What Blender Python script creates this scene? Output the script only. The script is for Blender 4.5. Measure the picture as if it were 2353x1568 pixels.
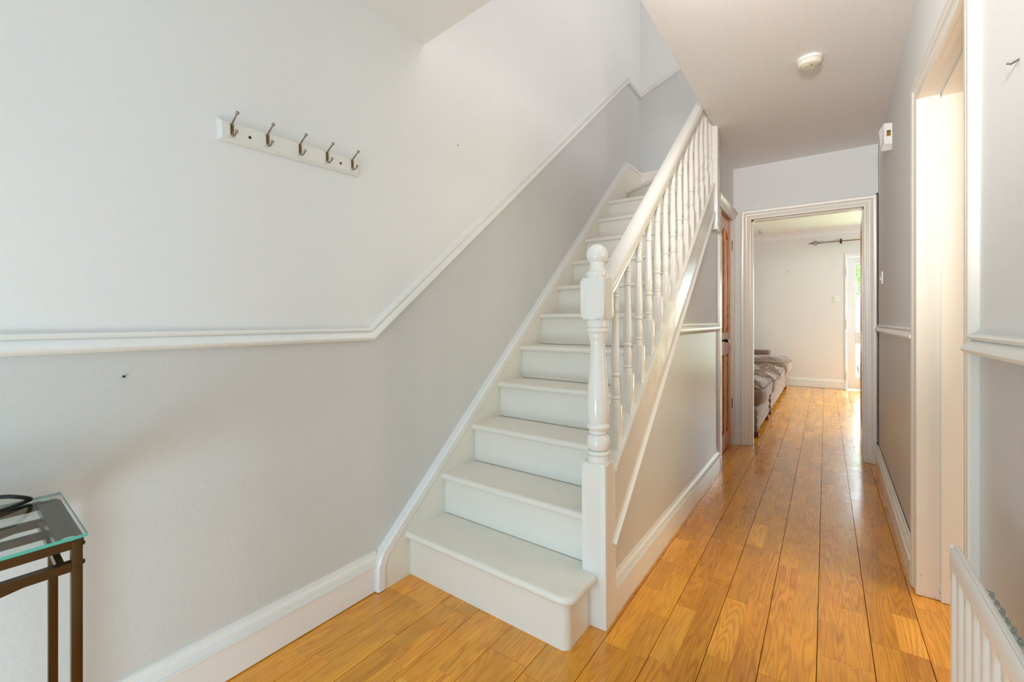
import bpy, bmesh, math, random
from mathutils import Vector, Matrix
random.seed(7)
for o in list(bpy.data.objects): bpy.data.objects.remove(o)
SC = bpy.context.scene
COL = SC.collection
R = math.radians

# ------------------------------------------------------------------ camera
F_PX, CX, CY, H = 1020.0, 1176.5, 738.0, 1.08
YAW = math.atan((1897 - CX) / F_PX)
cam = bpy.data.cameras.new('camera'); camo = bpy.data.objects.new('camera', cam); COL.objects.link(camo)
camo.location = (0, 0, H); camo.rotation_euler = (R(90), 0, YAW)
cam.sensor_fit = 'HORIZONTAL'; cam.sensor_width = 36; cam.lens = 36 * F_PX / 2353
cam.shift_y = (CY - 784) / 2353; cam.clip_start = 0.02; cam.clip_end = 200
SC.camera = camo

# ------------------------------------------------------------------ world, lights, exposure
w = bpy.data.worlds.new('world'); SC.world = w; w.use_nodes = True
bg = w.node_tree.nodes['Background']; bg.inputs[0].default_value = (0.72, 0.88, 1.0, 1); bg.inputs[1].default_value = 16.0
def area(name, loc, rot, sx, sy, power, col):
    l = bpy.data.lights.new(name, 'AREA'); l.shape = 'RECTANGLE'; l.size = sx; l.size_y = sy
    l.energy = power; l.color = col
    o = bpy.data.objects.new(name, l); COL.objects.link(o); o.location = loc; o.rotation_euler = rot
    return o
def lamp(name, typ, loc, power, col, r=0.15):
    l = bpy.data.lights.new(name, typ); l.energy = power; l.color = col; l.shadow_soft_size = r
    o = bpy.data.objects.new(name, l); COL.objects.link(o); o.location = loc; return o
# daylight through the front door and its sidelight behind the camera (faces +Y)
area('front_door_daylight', (-0.55, -3.15, 1.35), (R(90), 0, 0), 1.7, 2.2, 20, (0.38, 0.68, 1.0))
# landing window upstairs (faces -X) and an added fill lamp on the landing
area('landing_window_daylight', (1.40, 2.3, 3.85), (0, R(90), 0), 1.3, 1.6, 28, (1.0, 0.98, 0.98))
lamp('landing_fill_lamp', 'POINT', (0.2, 2.4, 4.3), 2.2, (0.8, 0.8, 1.0), 0.25)
# window of the side room (faces -X, into the doorway)
area('side_room_daylight', (2.45, 2.0, 1.5), (0, R(90), 0), 1.3, 1.4, 30, (1.0, 0.92, 0.66))
# side window of the living room (faces -X)
area('living_room_daylight', (2.30, 6.7, 1.5), (0, R(90), 0), 1.6, 2.0, 40, (0.76, 0.90, 1.0))
# added fill lamps: one just above the frame, two behind the camera
lamp('hall_fill_lamp', 'POINT', (-0.28, 1.60, 2.20), 2.8, (1.0, 0.95, 0.95), 0.10)
lamp('hall_low_fill', 'POINT', (-0.70, -0.80, 0.30), 48, (0.53, 0.79, 1.0), 0.30)  # added low fill for the lower left wall and skirting
spo = lamp('hall_fill_spot', 'SPOT', (-0.05, -0.40, 1.75), 235, (0.97, 0.93, 0.90), 0.15)  # added fill, like a flash aimed down the hall
spo.data.spot_size = R(50); spo.data.spot_blend = 1; spo.rotation_euler = (R(93), 0, R(-1))
SC.view_settings.view_transform = 'Standard'; SC.view_settings.look = 'None'
SC.view_settings.exposure = 0.21; SC.view_settings.gamma = 1; SC.view_settings.use_curve_mapping = False
try:
    SC.cycles.use_denoising = True; SC.cycles.adaptive_threshold = 0.03
    SC.cycles.max_bounces = 7; SC.cycles.diffuse_bounces = 5
    SC.cycles.sample_clamp_indirect = 8
    SC.cycles.caustics_reflective = False; SC.cycles.caustics_refractive = False
except Exception: pass

# ------------------------------------------------------------------ helpers
def s2l(c):
    return tuple(((v / 255) / 12.92 if v / 255 <= 0.04045 else ((v / 255 + 0.055) / 1.055) ** 2.4) for v in c) + (1,)
def nd(nt, typ, **kw):
    n = nt.nodes.new(typ)
    for k, v in kw.items():
        if k == 'ins':
            for i, val in v.items(): n.inputs[i].default_value = val
        else: setattr(n, k, v)
    return n
def mat(name, col, rough=0.5, metal=0.0, bump=0.0, bscale=40, vary=0.0, vscale=3, coat=0.0, stretch=None, spec=0.5):
    m = bpy.data.materials.new(name); m.use_nodes = True; nt = m.node_tree
    b = nt.nodes['Principled BSDF']; b.inputs['Base Color'].default_value = s2l(col)
    b.inputs['Roughness'].default_value = rough; b.inputs['Metallic'].default_value = metal
    b.inputs['Coat Weight'].default_value = coat; b.inputs['Coat Roughness'].default_value = 0.08
    b.inputs['Specular IOR Level'].default_value = spec
    L = nt.links.new
    geo = nd(nt, 'ShaderNodeNewGeometry')
    vec = geo.outputs['Position']
    if stretch:
        mp = nd(nt, 'ShaderNodeMapping'); mp.inputs['Scale'].default_value = stretch
        L(vec, mp.inputs['Vector']); vec = mp.outputs[0]
    if vary > 0:
        n = nd(nt, 'ShaderNodeTexNoise', ins={'Scale': vscale, 'Detail': 4.0}); L(vec, n.inputs['Vector'])
        mx = nd(nt, 'ShaderNodeMix', data_type='RGBA'); mx.inputs[6].default_value = s2l(tuple(c * (1 - vary) for c in col))
        mx.inputs[7].default_value = s2l(tuple(min(255, c * (1 + vary * 0.5)) for c in col))
        L(n.outputs[0], mx.inputs[0]); L(mx.outputs[2], b.inputs['Base Color'])
    if bump > 0:
        n = nd(nt, 'ShaderNodeTexNoise', ins={'Scale': bscale, 'Detail': 5.0}); L(vec, n.inputs['Vector'])
        bp = nd(nt, 'ShaderNodeBump', ins={'Strength': bump, 'Distance': 0.01}); L(n.outputs[0], bp.inputs['Height'])
        L(bp.outputs[0], b.inputs['Normal'])
    return m
WALL_C, GREY_C = (236, 236, 235), (214, 213, 211)
M_WALL = mat('wall_white_paint', WALL_C, 0.75, bump=0.05, bscale=70, vary=0.012, vscale=2.5)
M_GREY = mat('wall_grey_paint', GREY_C, 0.55, bump=0.12, bscale=60, vary=0.02, vscale=3)
M_GREYG = mat('grey_eggshell_paint', (212, 209, 205), 0.36, bump=0.08, bscale=14, vary=0.02, vscale=3)
M_CEIL = mat('ceiling_paint', (243, 240, 236), 0.85, bump=0.06, bscale=60)
M_TRIM = mat('trim_gloss_paint', (240, 238, 234), 0.28, bump=0.05, bscale=30, vary=0.02, vscale=6)
M_STAIR = mat('stair_gloss_paint', (240, 234, 222), 0.32, bump=0.06, bscale=25, vary=0.02, vscale=5)
M_STRING = mat('string_gloss_paint', (226, 220, 212), 0.22, bump=0.25, bscale=9, stretch=(14, 1.2, 1.2), vary=0.02)
M_NEWEL = mat('turned_gloss_paint', (240, 236, 228), 0.16, bump=0.03, bscale=50)
M_BLACK = mat('black_metal', (18, 18, 18), 0.35)
M_BRONZE = mat('bronze_metal', (96, 74, 38), 0.35, metal=0.9, vary=0.15, vscale=60)
M_CHROME = mat('satin_nickel', (160, 152, 142), 0.25, metal=1.0)
M_TABLE = mat('table_brown_metal', (92, 68, 38), 0.26, metal=0.85, vary=0.10, vscale=200)
M_PLASTIC = mat('white_plastic', (238, 236, 232), 0.35)
M_CREAM = mat('cream_plastic', (236, 228, 210), 0.4)
M_AMBER = mat('amber_lens', (150, 115, 40), 0.2)
M_SOFA = mat('brown_velvet', (146, 116, 96), 0.9, bump=0.6, bscale=9, vary=0.25, vscale=6, stretch=(1, 0.5, 1.6))
M_SOFA.node_tree.nodes['Principled BSDF'].inputs['Sheen Weight'].default_value = 0.35
M_SOFA_DK = mat('sofa_piping', (104, 84, 72), 0.8)
M_FOOT = mat('sofa_foot_wood', (120, 62, 28), 0.35)
M_UPVC = mat('white_door_paint', (240, 240, 243), 0.3)
M_DARK = mat('dark_gap', (20, 16, 12), 0.9)
M_CABLE = mat('black_cable', (16, 18, 20), 0.5)
M_FIN = mat('convector_steel', (236, 238, 230), 0.45, bump=0.2, bscale=40)
M_FINRUST = mat('fin_edge_worn_paint', (190, 184, 164), 0.6)
M_RAD = mat('radiator_enamel', (240, 236, 229), 0.25)
M_LEAF = mat('leaf', (96, 132, 56), 0.6, vary=0.3, vscale=8)
M_LAWN = mat('lawn', (205, 220, 160), 0.9, vary=0.25, vscale=12)
M_FENCE = mat('fence_wood', (240, 225, 215), 0.8, vary=0.1)
M_SHEDROOF = mat('shed_roof', (165, 140, 135), 0.8)

# trim paint with chips near the floor (bare wood showing)
def chipped(name, col):
    m = mat(name, col, 0.28, bump=0.05, bscale=30); nt = m.node_tree; L = nt.links.new
    b = nt.nodes['Principled BSDF']; g = nd(nt, 'ShaderNodeNewGeometry')
    sep = nd(nt, 'ShaderNodeSeparateXYZ'); L(g.outputs['Position'], sep.inputs[0])
    n = nd(nt, 'ShaderNodeTexNoise', ins={'Scale': 55.0, 'Detail': 3.0}); L(g.outputs['Position'], n.inputs['Vector'])
    mr = nd(nt, 'ShaderNodeMapRange', ins={'From Min': 0.0, 'From Max': 0.45, 'To Min': 0.66, 'To Max': 0.90}); L(sep.outputs[2], mr.inputs[0])
    gt = nd(nt, 'ShaderNodeMath', operation='GREATER_THAN'); L(n.outputs[0], gt.inputs[0]); L(mr.outputs[0], gt.inputs[1])
    mx = nd(nt, 'ShaderNodeMix', data_type='RGBA'); mx.inputs[6].default_value = s2l(col); mx.inputs[7].default_value = s2l((150, 112, 72))
    L(gt.outputs[0], mx.inputs[0]); L(mx.outputs[2], b.inputs['Base Color'])
    return m
M_CHIP = chipped('chipped_gloss_paint', (240, 234, 222))

def wood_floor():
    m = bpy.data.materials.new('honey_oak_floor'); m.use_nodes = True; nt = m.node_tree; L = nt.links.new
    b = nt.nodes['Principled BSDF']
    g = nd(nt, 'ShaderNodeNewGeometry'); oi = nd(nt, 'ShaderNodeObjectInfo')
    off = nd(nt, 'ShaderNodeMath', operation='MULTIPLY', ins={1: 91.0}); L(oi.outputs['Random'], off.inputs[0])
    comb = nd(nt, 'ShaderNodeCombineXYZ'); L(off.outputs[0], comb.inputs[0]); L(off.outputs[0], comb.inputs[1]); L(off.outputs[0], comb.inputs[2])
    add = nd(nt, 'ShaderNodeVectorMath', operation='ADD'); L(g.outputs['Position'], add.inputs[0]); L(comb.outputs[0], add.inputs[1])
    # contour lines of a long low noise: cathedral grain
    m1 = nd(nt, 'ShaderNodeMapping'); m1.inputs['Scale'].default_value = (11.0, 0.85, 1); L(add.outputs[0], m1.inputs[0])
    n1 = nd(nt, 'ShaderNodeTexNoise', ins={'Scale': 1.6, 'Detail': 1.0, 'Distortion': 0.25}); L(m1.outputs[0], n1.inputs['Vector'])
    k = nd(nt, 'ShaderNodeMath', operation='MULTIPLY', ins={1: 15.0}); L(n1.outputs[0], k.inputs[0])
    pp = nd(nt, 'ShaderNodeMath', operation='PINGPONG', ins={1: 0.5}); L(k.outputs[0], pp.inputs[0])
    p2 = nd(nt, 'ShaderNodeMath', operation='MULTIPLY', ins={1: 2.0}); L(pp.outputs[0], p2.inputs[0])
    pw = nd(nt, 'ShaderNodeMath', operation='POWER', ins={1: 1.8}); L(p2.outputs[0], pw.inputs[0])
    # fibres
    m2 = nd(nt, 'ShaderNodeMapping'); m2.inputs['Scale'].default_value = (260, 9, 1); L(add.outputs[0], m2.inputs[0])
    n2 = nd(nt, 'ShaderNodeTexNoise', ins={'Scale': 1.0, 'Detail': 4.0}); L(m2.outputs[0], n2.inputs['Vector'])
    # broad blotches
    m3 = nd(nt, 'ShaderNodeMapping'); m3.inputs['Scale'].default_value = (9, 3, 1); L(add.outputs[0], m3.inputs[0])
    n3 = nd(nt, 'ShaderNodeTexNoise', ins={'Scale': 1.0, 'Detail': 3.0}); L(m3.outputs[0], n3.inputs['Vector'])
    gs = nd(nt, 'ShaderNodeMath', operation='FRACT'); L(off.outputs[0], gs.inputs[0])
    ga = nd(nt, 'ShaderNodeMapRange', ins={'To Min': 0.25, 'To Max': 1.0}); L(gs.outputs[0], ga.inputs[0])
    gm = nd(nt, 'ShaderNodeMath', operation='MULTIPLY'); L(pw.outputs[0], gm.inputs[0]); L(ga.outputs[0], gm.inputs[1])
    r = nd(nt, 'ShaderNodeValToRGB'); L(gm.outputs[0], r.inputs[0])
    r.color_ramp.elements[0].color = s2l((255, 178, 46)); r.color_ramp.elements[1].color = s2l((222, 128, 16))
    r2 = nd(nt, 'ShaderNodeValToRGB'); L(n2.outputs[0], r2.inputs[0])
    r2.color_ramp.elements[0].position = 0.30; r2.color_ramp.elements[0].color = (0.60, 0.55, 0.50, 1)
    r2.color_ramp.elements[1].position = 0.62; r2.color_ramp.elements[1].color = (1.05, 1.05, 1.05, 1)
    r3 = nd(nt, 'ShaderNodeValToRGB'); L(n3.outputs[0], r3.inputs[0])
    r3.color_ramp.elements[0].position = 0.3; r3.color_ramp.elements[0].color = (0.80, 0.76, 0.72, 1)
    r3.color_ramp.elements[1].position = 0.7; r3.color_ramp.elements[1].color = (1.08, 1.08, 1.08, 1)
    def mul(a, bb, f):
        x = nd(nt, 'ShaderNodeMix', data_type='RGBA', blend_type='MULTIPLY'); x.inputs[0].default_value = f
        L(a, x.inputs[6]); L(bb, x.inputs[7]); return x.outputs[2]
    c = mul(r.outputs[0], r2.outputs[0], 0.5); c = mul(c, r3.outputs[0], 0.9); c = mul(c, oi.outputs['Color'], 1.0)
    # old scuffs and tiny dark specks
    n5 = nd(nt, 'ShaderNodeTexNoise', ins={'Scale': 160.0, 'Detail': 2.0}); m5 = nd(nt, 'ShaderNodeMapping'); m5.inputs['Scale'].default_value = (1, 0.45, 1)
    L(g.outputs['Position'], m5.inputs[0]); L(m5.outputs[0], n5.inputs['Vector'])
    r5 = nd(nt, 'ShaderNodeValToRGB'); L(n5.outputs[0], r5.inputs[0])
    r5.color_ramp.elements[0].position = 0.225; r5.color_ramp.elements[0].color = (0.30, 0.24, 0.18, 1)
    r5.color_ramp.elements[1].position = 0.255; r5.color_ramp.elements[1].color = (1, 1, 1, 1)
    c = mul(c, r5.outputs[0], 0.8)
    L(c, b.inputs['Base Color'])
    rr = nd(nt, 'ShaderNodeMapRange', ins={'From Min': 0.3, 'From Max': 0.7, 'To Min': 0.24, 'To Max': 0.34}); L(n3.outputs[0], rr.inputs[0]); L(rr.outputs[0], b.inputs['Roughness'])
    b.inputs['Coat Weight'].default_value = 0.6; b.inputs['Coat Roughness'].default_value = 0.15
    bp = nd(nt, 'ShaderNodeBump', ins={'Strength': 0.06, 'Distance': 0.002}); L(n2.outputs[0], bp.inputs['Height']); L(bp.outputs[0], b.inputs['Normal'])
    return m
M_FLOOR = wood_floor()

def wood_pine():
    m = bpy.data.materials.new('varnished_pine'); m.use_nodes = True; nt = m.node_tree; L = nt.links.new
    b = nt.nodes['Principled BSDF']; b.inputs['Roughness'].default_value = 0.25; b.inputs['Coat Weight'].default_value = 0.3
    g = nd(nt, 'ShaderNodeNewGeometry')
    m1 = nd(nt, 'ShaderNodeMapping'); m1.inputs['Scale'].default_value = (6, 6, 0.7); L(g.outputs['Position'], m1.inputs[0])
    n1 = nd(nt, 'ShaderNodeTexNoise', ins={'Scale': 2.2, 'Detail': 2.0, 'Distortion': 0.4}); L(m1.outputs[0], n1.inputs['Vector'])
    k = nd(nt, 'ShaderNodeMath', operation='MULTIPLY', ins={1: 22.0}); L(n1.outputs[0], k.inputs[0])
    pp = nd(nt, 'ShaderNodeMath', operation='PINGPONG', ins={1: 1.0}); L(k.outputs[0], pp.inputs[0])
    r = nd(nt, 'ShaderNodeValToRGB'); L(pp.outputs[0], r.inputs[0])
    r.color_ramp.elements[0].color = s2l((236, 160, 80)); r.color_ramp.elements[1].color = s2l((196, 112, 40))
    v = nd(nt, 'ShaderNodeTexVoronoi', ins={'Scale': 3.4}); m4 = nd(nt, 'ShaderNodeMapping'); m4.inputs['Scale'].default_value = (3, 3, 1)
    L(g.outputs['Position'], m4.inputs[0]); L(m4.outputs[0], v.inputs['Vector'])
    lt = nd(nt, 'ShaderNodeMapRange', ins={'From Min': 0.05, 'From Max': 0.12, 'To Min': 0.85, 'To Max': 0.0}); L(v.outputs['Distance'], lt.inputs[0])
    mx = nd(nt, 'ShaderNodeMix', data_type='RGBA'); mx.inputs[7].default_value = s2l((70, 28, 8)); L(r.outputs[0], mx.inputs[6]); L(lt.outputs[0], mx.inputs[0])
    L(mx.outputs[2], b.inputs['Base Color'])
    return m
M_PINE = wood_pine()

def glass(name, tint, alpha_gloss=0.12, rough=0.02):
    m = bpy.data.materials.new(name); m.use_nodes = True; nt = m.node_tree; L = nt.links.new
    nt.nodes.remove(nt.nodes['Principled BSDF']); out = nt.nodes['Material Output']
    t = nd(nt, 'ShaderNodeBsdfTransparent'); t.inputs[0].default_value = tint
    gl = nd(nt, 'ShaderNodeBsdfGlossy'); gl.inputs['Roughness'].default_value = rough
    fr = nd(nt, 'ShaderNodeFresnel', ins={'IOR': 1.5}); mx = nd(nt, 'ShaderNodeMixShader')
    gg = nd(nt, 'ShaderNodeNewGeometry'); iv = nd(nt, 'ShaderNodeMath', operation='SUBTRACT', ins={0: 1.0}); L(gg.outputs['Backfacing'], iv.inputs[1])
    ml = nd(nt, 'ShaderNodeMath', operation='MULTIPLY'); L(iv.outputs[0], ml.inputs[0]); L(fr.outputs[0], ml.inputs[1])
    L(ml.outputs[0], mx.inputs[0]); L(t.outputs[0], mx.inputs[1]); L(gl.outputs[0], mx.inputs[2]); L(mx.outputs[0], out.inputs[0])
    return m
M_GLASS = glass('clear_glass', (0.90, 0.95, 0.94, 1))
M_PANE = glass('window_glass', (0.97, 0.98, 0.98, 1))
M_GEDGE = mat('glass_edge', (84, 176, 156), 0.12)

def link(name, me, m=None, parent=None):
    o = bpy.data.objects.new(name, me); COL.objects.link(o)
    if m is not None:
        for mm in (m if isinstance(m, (list, tuple)) else [m]): me.materials.append(mm)
    if parent is not None:
        o.parent = parent
        o.matrix_parent_inverse = Matrix.LocRotScale(parent.location, parent.rotation_euler, None).inverted() if parent.parent is None else Matrix()
    return o
def mesh(name, V, Fc, m=None, parent=None, smooth=False, mi=None):
    me = bpy.data.meshes.new(name); me.from_pydata([tuple(v) for v in V], [], Fc)
    bm = bmesh.new(); bm.from_mesh(me); bmesh.ops.recalc_face_normals(bm, faces=bm.faces); bm.to_mesh(me); bm.free()
    o = link(name, me, m, parent)
    if mi:
        for p, i in zip(me.polygons, mi): p.material_index = i
    if smooth: autosmooth(me)
    return o
def autosmooth(me, ang=35):
    for p in me.polygons: p.use_smooth = True
    bm = bmesh.new(); bm.from_mesh(me)
    for e in bm.edges:
        if len(e.link_faces) == 2 and e.calc_face_angle(0) > R(ang): e.smooth = False
    bm.to_mesh(me); bm.free()
class MB:
    def __init__(s): s.V = []; s.F = []
    def add(s, V, F):
        n = len(s.V); s.V += [tuple(v) for v in V]; s.F += [tuple(i + n for i in f) for f in F]; return s
    def box(s, x0, x1, y0, y1, z0, z1):
        return s.add([(x0, y0, z0), (x1, y0, z0), (x1, y1, z0), (x0, y1, z0), (x0, y0, z1), (x1, y0, z1), (x1, y1, z1), (x0, y1, z1)],
                     [(0, 3, 2, 1), (4, 5, 6, 7), (0, 1, 5, 4), (1, 2, 6, 5), (2, 3, 7, 6), (3, 0, 4, 7)])
    def prism(s, poly, a0, a1, axis):
        """poly: 2D points; axis 'x': (y,z), 'y': (x,z), 'z': (x,y)"""
        f = {'x': lambda p, a: (a, p[0], p[1]), 'y': lambda p, a: (p[0], a, p[1]), 'z': lambda p, a: (p[0], p[1], a)}[axis]
        n = len(poly); V = [f(p, a0) for p in poly] + [f(p, a1) for p in poly]
        return s.add(V, [tuple(range(n))[::-1], tuple(range(n, 2 * n))] + [(i, (i + 1) % n, n + (i + 1) % n, n + i) for i in range(n)])
    def lathe(s, prof, c=(0, 0, 0), seg=28, axis='z'):
        V = []; F = []
        for (z, r) in prof:
            for i in range(seg):
                a = 2 * math.pi * i / seg; p = (r * math.cos(a), r * math.sin(a), z)
                if axis == 'x': p = (z, p[0], p[1])
                if axis == 'y': p = (p[0], z, p[1])
                V.append((p[0] + c[0], p[1] + c[1], p[2] + c[2]))
        for j in range(len(prof) - 1):
            for i in range(seg): F.append((j * seg + i, j * seg + (i + 1) % seg, (j + 1) * seg + (i + 1) % seg, (j + 1) * seg + i))
        F.append(tuple(range(seg))[::-1]); F.append(tuple((len(prof) - 1) * seg + i for i in range(seg)))
        return s.add(V, F)
    def tube(s, pts, r, seg=10):
        pts = [Vector(p) for p in pts]; rr = r if isinstance(r, (list, tuple)) else [r] * len(pts); V = []; F = []
        t0 = (pts[1] - pts[0]).normalized(); up = Vector((0, 0, 1)) if abs(t0.z) < 0.9 else Vector((1, 0, 0))
        n = t0.cross(up).normalized()
        for i, p in enumerate(pts):
            t = (pts[min(i + 1, len(pts) - 1)] - pts[max(i - 1, 0)]).normalized()
            n = (n - t * n.dot(t)).normalized(); b = t.cross(n)
            for k in range(seg):
                a = 2 * math.pi * k / seg; V.append(p + (n * math.cos(a) + b * math.sin(a)) * rr[i])
        for j in range(len(pts) - 1):
            for k in range(seg): F.append((j * seg + k, j * seg + (k + 1) % seg, (j + 1) * seg + (k + 1) % seg, (j + 1) * seg + k))
        F.append(tuple(range(seg))[::-1]); F.append(tuple((len(pts) - 1) * seg + i for i in range(seg)))
        return s.add(V, F)
    def sphere(s, c, r, seg=16, sq=(1, 1, 1)):
        prof = [(-r * math.cos(math.pi * i / 10), max(r * math.sin(math.pi * i / 10), r * 0.01)) for i in range(11)]
        t = MB().lathe(prof, seg=seg)
        return s.add([(v[0] * sq[0] + c[0], v[1] * sq[1] + c[1], v[2] * sq[2] + c[2]) for v in t.V], t.F)
    def build(s, name, m=None, parent=None, smooth=False, mi=None): return mesh(name, s.V, s.F, m, parent, smooth, mi)
def box(name, x0, x1, y0, y1, z0, z1, m, parent=None): return MB().box(x0, x1, y0, y1, z0, z1).build(name, m, parent)
def bevel(o, wd=0.003, seg=2):
    bm = bmesh.new(); bm.from_mesh(o.data)
    bmesh.ops.bevel(bm, geom=[e for e in bm.edges if e.calc_face_angle(0) > R(30)], offset=wd, segments=seg, profile=0.6, affect='EDGES')
    bm.to_mesh(o.data); bm.free(); autosmooth(o.data, 40); return o
def sweep(path, prof, fmap, V0=None):
    """moulding: path [(s,z)], prof [(o,w)] closed; w to the left of the path; fmap(s,z,o)->xyz"""
    P = [Vector(p) for p in path]; n = len(prof); V = []; F = []
    for i, p in enumerate(P):
        d0 = (P[i] - P[i - 1]).normalized() if i > 0 else None; d1 = (P[i + 1] - P[i]).normalized() if i < len(P) - 1 else None
        if d0 is None: d0 = d1
        if d1 is None: d1 = d0
        n0 = Vector((-d0.y, d0.x)); n1 = Vector((-d1.y, d1.x)); b = (n0 + n1).normalized(); k = 1 / max(b.dot(n0), 0.3)
        for (o, wd) in prof:
            q = p + b * (wd * k); V.append(fmap(q.x, q.y, o))
    for i in range(len(P) - 1):
        for j in range(n): F.append((i * n + j, i * n + (j + 1) % n, (i + 1) * n + (j + 1) % n, (i + 1) * n + j))
    F.append(tuple(range(n))); F.append(tuple((len(P) - 1) * n + j for j in range(n))[::-1])
    return MB().add(V, F)
def thing(name, label, cat, loc=(0, 0, 0), group=None, rot=(0, 0, 0)):
    o = bpy.data.objects.new(name, None); COL.objects.link(o); o.empty_display_size = 0.05
    o.location = loc; o.rotation_euler = rot; o['label'] = label; o['category'] = cat
    if group: o['group'] = group
    return o
def tag(o, label, cat, group=None):
    o['label'] = label; o['category'] = cat
    if group: o['group'] = group
    return o
def struct(o, label=None, cat=None):
    o['kind'] = 'structure'
    if label: o['label'] = label
    if cat: o['category'] = cat
    return o
def local(o, parent):   # child whose mesh is in the parent's own coordinates
    o.parent = parent; o.matrix_parent_inverse = Matrix(); return o
def copy_tree(root, loc, label=None, rot=None):
    r = root.copy(); COL.objects.link(r); r.location = loc
    if rot: r.rotation_euler = rot
    if label: r['label'] = label
    for ch in list(root.children):
        c = ch.copy(); COL.objects.link(c); c.parent = r
        for g in list(ch.children):
            d = g.copy(); COL.objects.link(d); d.parent = c
    return r

XL = -1.48
def xr(y): return 0.314 if y < 2.0 else 0.304 + (min(y, 4.4) - 2.42) * 0.0125      # right wall leans slightly out
YF, YB = 4.335, 4.26
DADO_PROF = [(0, 0), (0.014, 0), (0.017, 0.004), (0.024, 0.006), (0.026, 0.012), (0.023, 0.020), (0.014, 0.031), (0.010, 0.034), (0.016, 0.037), (0.018, 0.043), (0.014, 0.048), (0, 0.050)]
SKIRT_PROF = [(0, 0), (0.018, 0), (0.018, 0.096), (0.023, 0.100), (0.023, 0.107), (0.013, 0.110), (0.012, 0.118), (0.018, 0.121), (0.016, 0.131), (0.007, 0.137), (0.006, 0.150), (0, 0.152)]
ARCH_PROF = [(0, 0), (0.014, 0), (0.018, 0.006), (0.018, 0.012), (0.012, 0.016), (0.012, 0.028), (0.016, 0.032), (0.017, 0.044), (0.021, 0.050), (0.027, 0.058), (0.028, 0.074), (0.022, 0.078), (0, 0.078)]

# ================================================================== SETTING
# left wall: grey below the dado line, white above
path = [(-3.3, 1.003), (1.126, 1.003), (3.912, 3.246), (4.26, 3.246)]
V = []; Fc = []; mi = []
def wp(y, z): V.append((XL, y, z)); return len(V) - 1
low = [wp(-3.3, 0)] + [wp(*p) for p in path] + [wp(4.26, 0)]
up = [wp(p[0], p[1]) for p in path] + [wp(4.26, 4.9), wp(-3.3, 4.9)]
Fc = [tuple(low), tuple(up)]; mi = [1, 0]
b = len(V); V += [(XL - 0.12, -3.3, 0), (XL - 0.12, 4.26, 0), (XL - 0.12, 4.26, 4.9), (XL - 0.12, -3.3, 4.9)]
Fc.append((b, b + 1, b + 2, b + 3)); mi.append(0)
me = bpy.data.meshes.new('wall_left'); me.from_pydata(V, [], Fc); wl = link('wall_left', me, [M_WALL, M_GREY])
for p, i in zip(me.polygons, mi): p.material_index = i
struct(wl)
dl = sweep([(-3.3, 1.001)] + path[1:], DADO_PROF, lambda s, z, o: (XL + o, s, z)).build('trim_1', M_TRIM, smooth=True); struct(dl)
# back wall of the stairwell, dado climbs to the right
mb = MB(); bp_ = [(XL, 3.246), (-1.09, 3.405), (-0.60, 3.60), (1.5, 3.60)]
V = [(x, YB, z) for x, z in bp_] + [(XL, YB, 0.0), (-0.672, YB, 0.0), (-0.672, YB, 2.62), (1.5, YB, 2.62), (1.5, YB, 4.9), (XL, YB, 4.9)]
V += [(v[0], v[1] + 0.074, v[2]) for v in V]
wb = mesh('wall_back', V, [(0, 1, 2, 3, 7, 6, 5, 4), (0, 9, 8, 3, 2, 1), (10, 14, 15, 16, 17, 13, 12, 11), (10, 11, 12, 13, 18, 19)], [M_WALL, M_GREY])
for p, i in zip(wb.data.polygons, [1, 0, 1, 0]): p.material_index = i
struct(wb)
struct(sweep(bp_, DADO_PROF, lambda s, z, o: (s, YB - o, z)).build('trim_2', M_TRIM, smooth=True))
# ceiling slab (its left part sags a little towards the wall), stairwell left open
mb = MB()
mb.prism([(-1.48, 2.33), (-0.63, 2.42), (2.6, 2.42), (2.6, 2.62), (-1.48, 2.62)], -3.3, 1.41, 'y')
mb.prism([(-0.63, 1.41), (2.6, 1.41), (2.6, 4.335), (-0.672, 4.335), (-0.672, 3.38), (-0.63, 3.38)], 2.42, 2.62, 'z')
struct(mb.build('ceiling', M_CEIL))
# upper storey shell
struct(box('wall_upper_right', 1.5, 1.6, -3.3, 4.335, 2.62, 4.9, M_WALL))
struct(box('wall_upper_front', -1.6, 1.6, -3.4, -3.3, 2.62, 4.9, M_WALL))
struct(box('ceiling_upper', -1.6, 1.6, -3.4, 4.4, 4.9, 5.0, M_CEIL))
# front wall behind the camera
struct(box('wall_front', -1.6, 2.6, -3.42, -3.3, 0, 2.62, M_WALL))
# far wall with the doorway to the living room; a narrow slit is left open beside the right wall
def farwall():
    mb = MB()
    mb.box(-0.672, -0.55, YF, 4.45, 0, 2.42); mb.box(-0.55, 0.262, YF, 4.45, 1.985, 2.42)
    mb.box(0.262, 0.312, YF, 4.45, 0, 2.42)
    mb.box(0.312, 0.325, YF, 4.45, 2.05, 2.42); mb.box(0.312, 0.325, 4.42, 4.45, 0, 2.05); mb.box(0.312, 0.325, YF, 4.45, 0, 0.15)
    return struct(mb.build('wall_far', M_WALL))
farwall()
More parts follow.
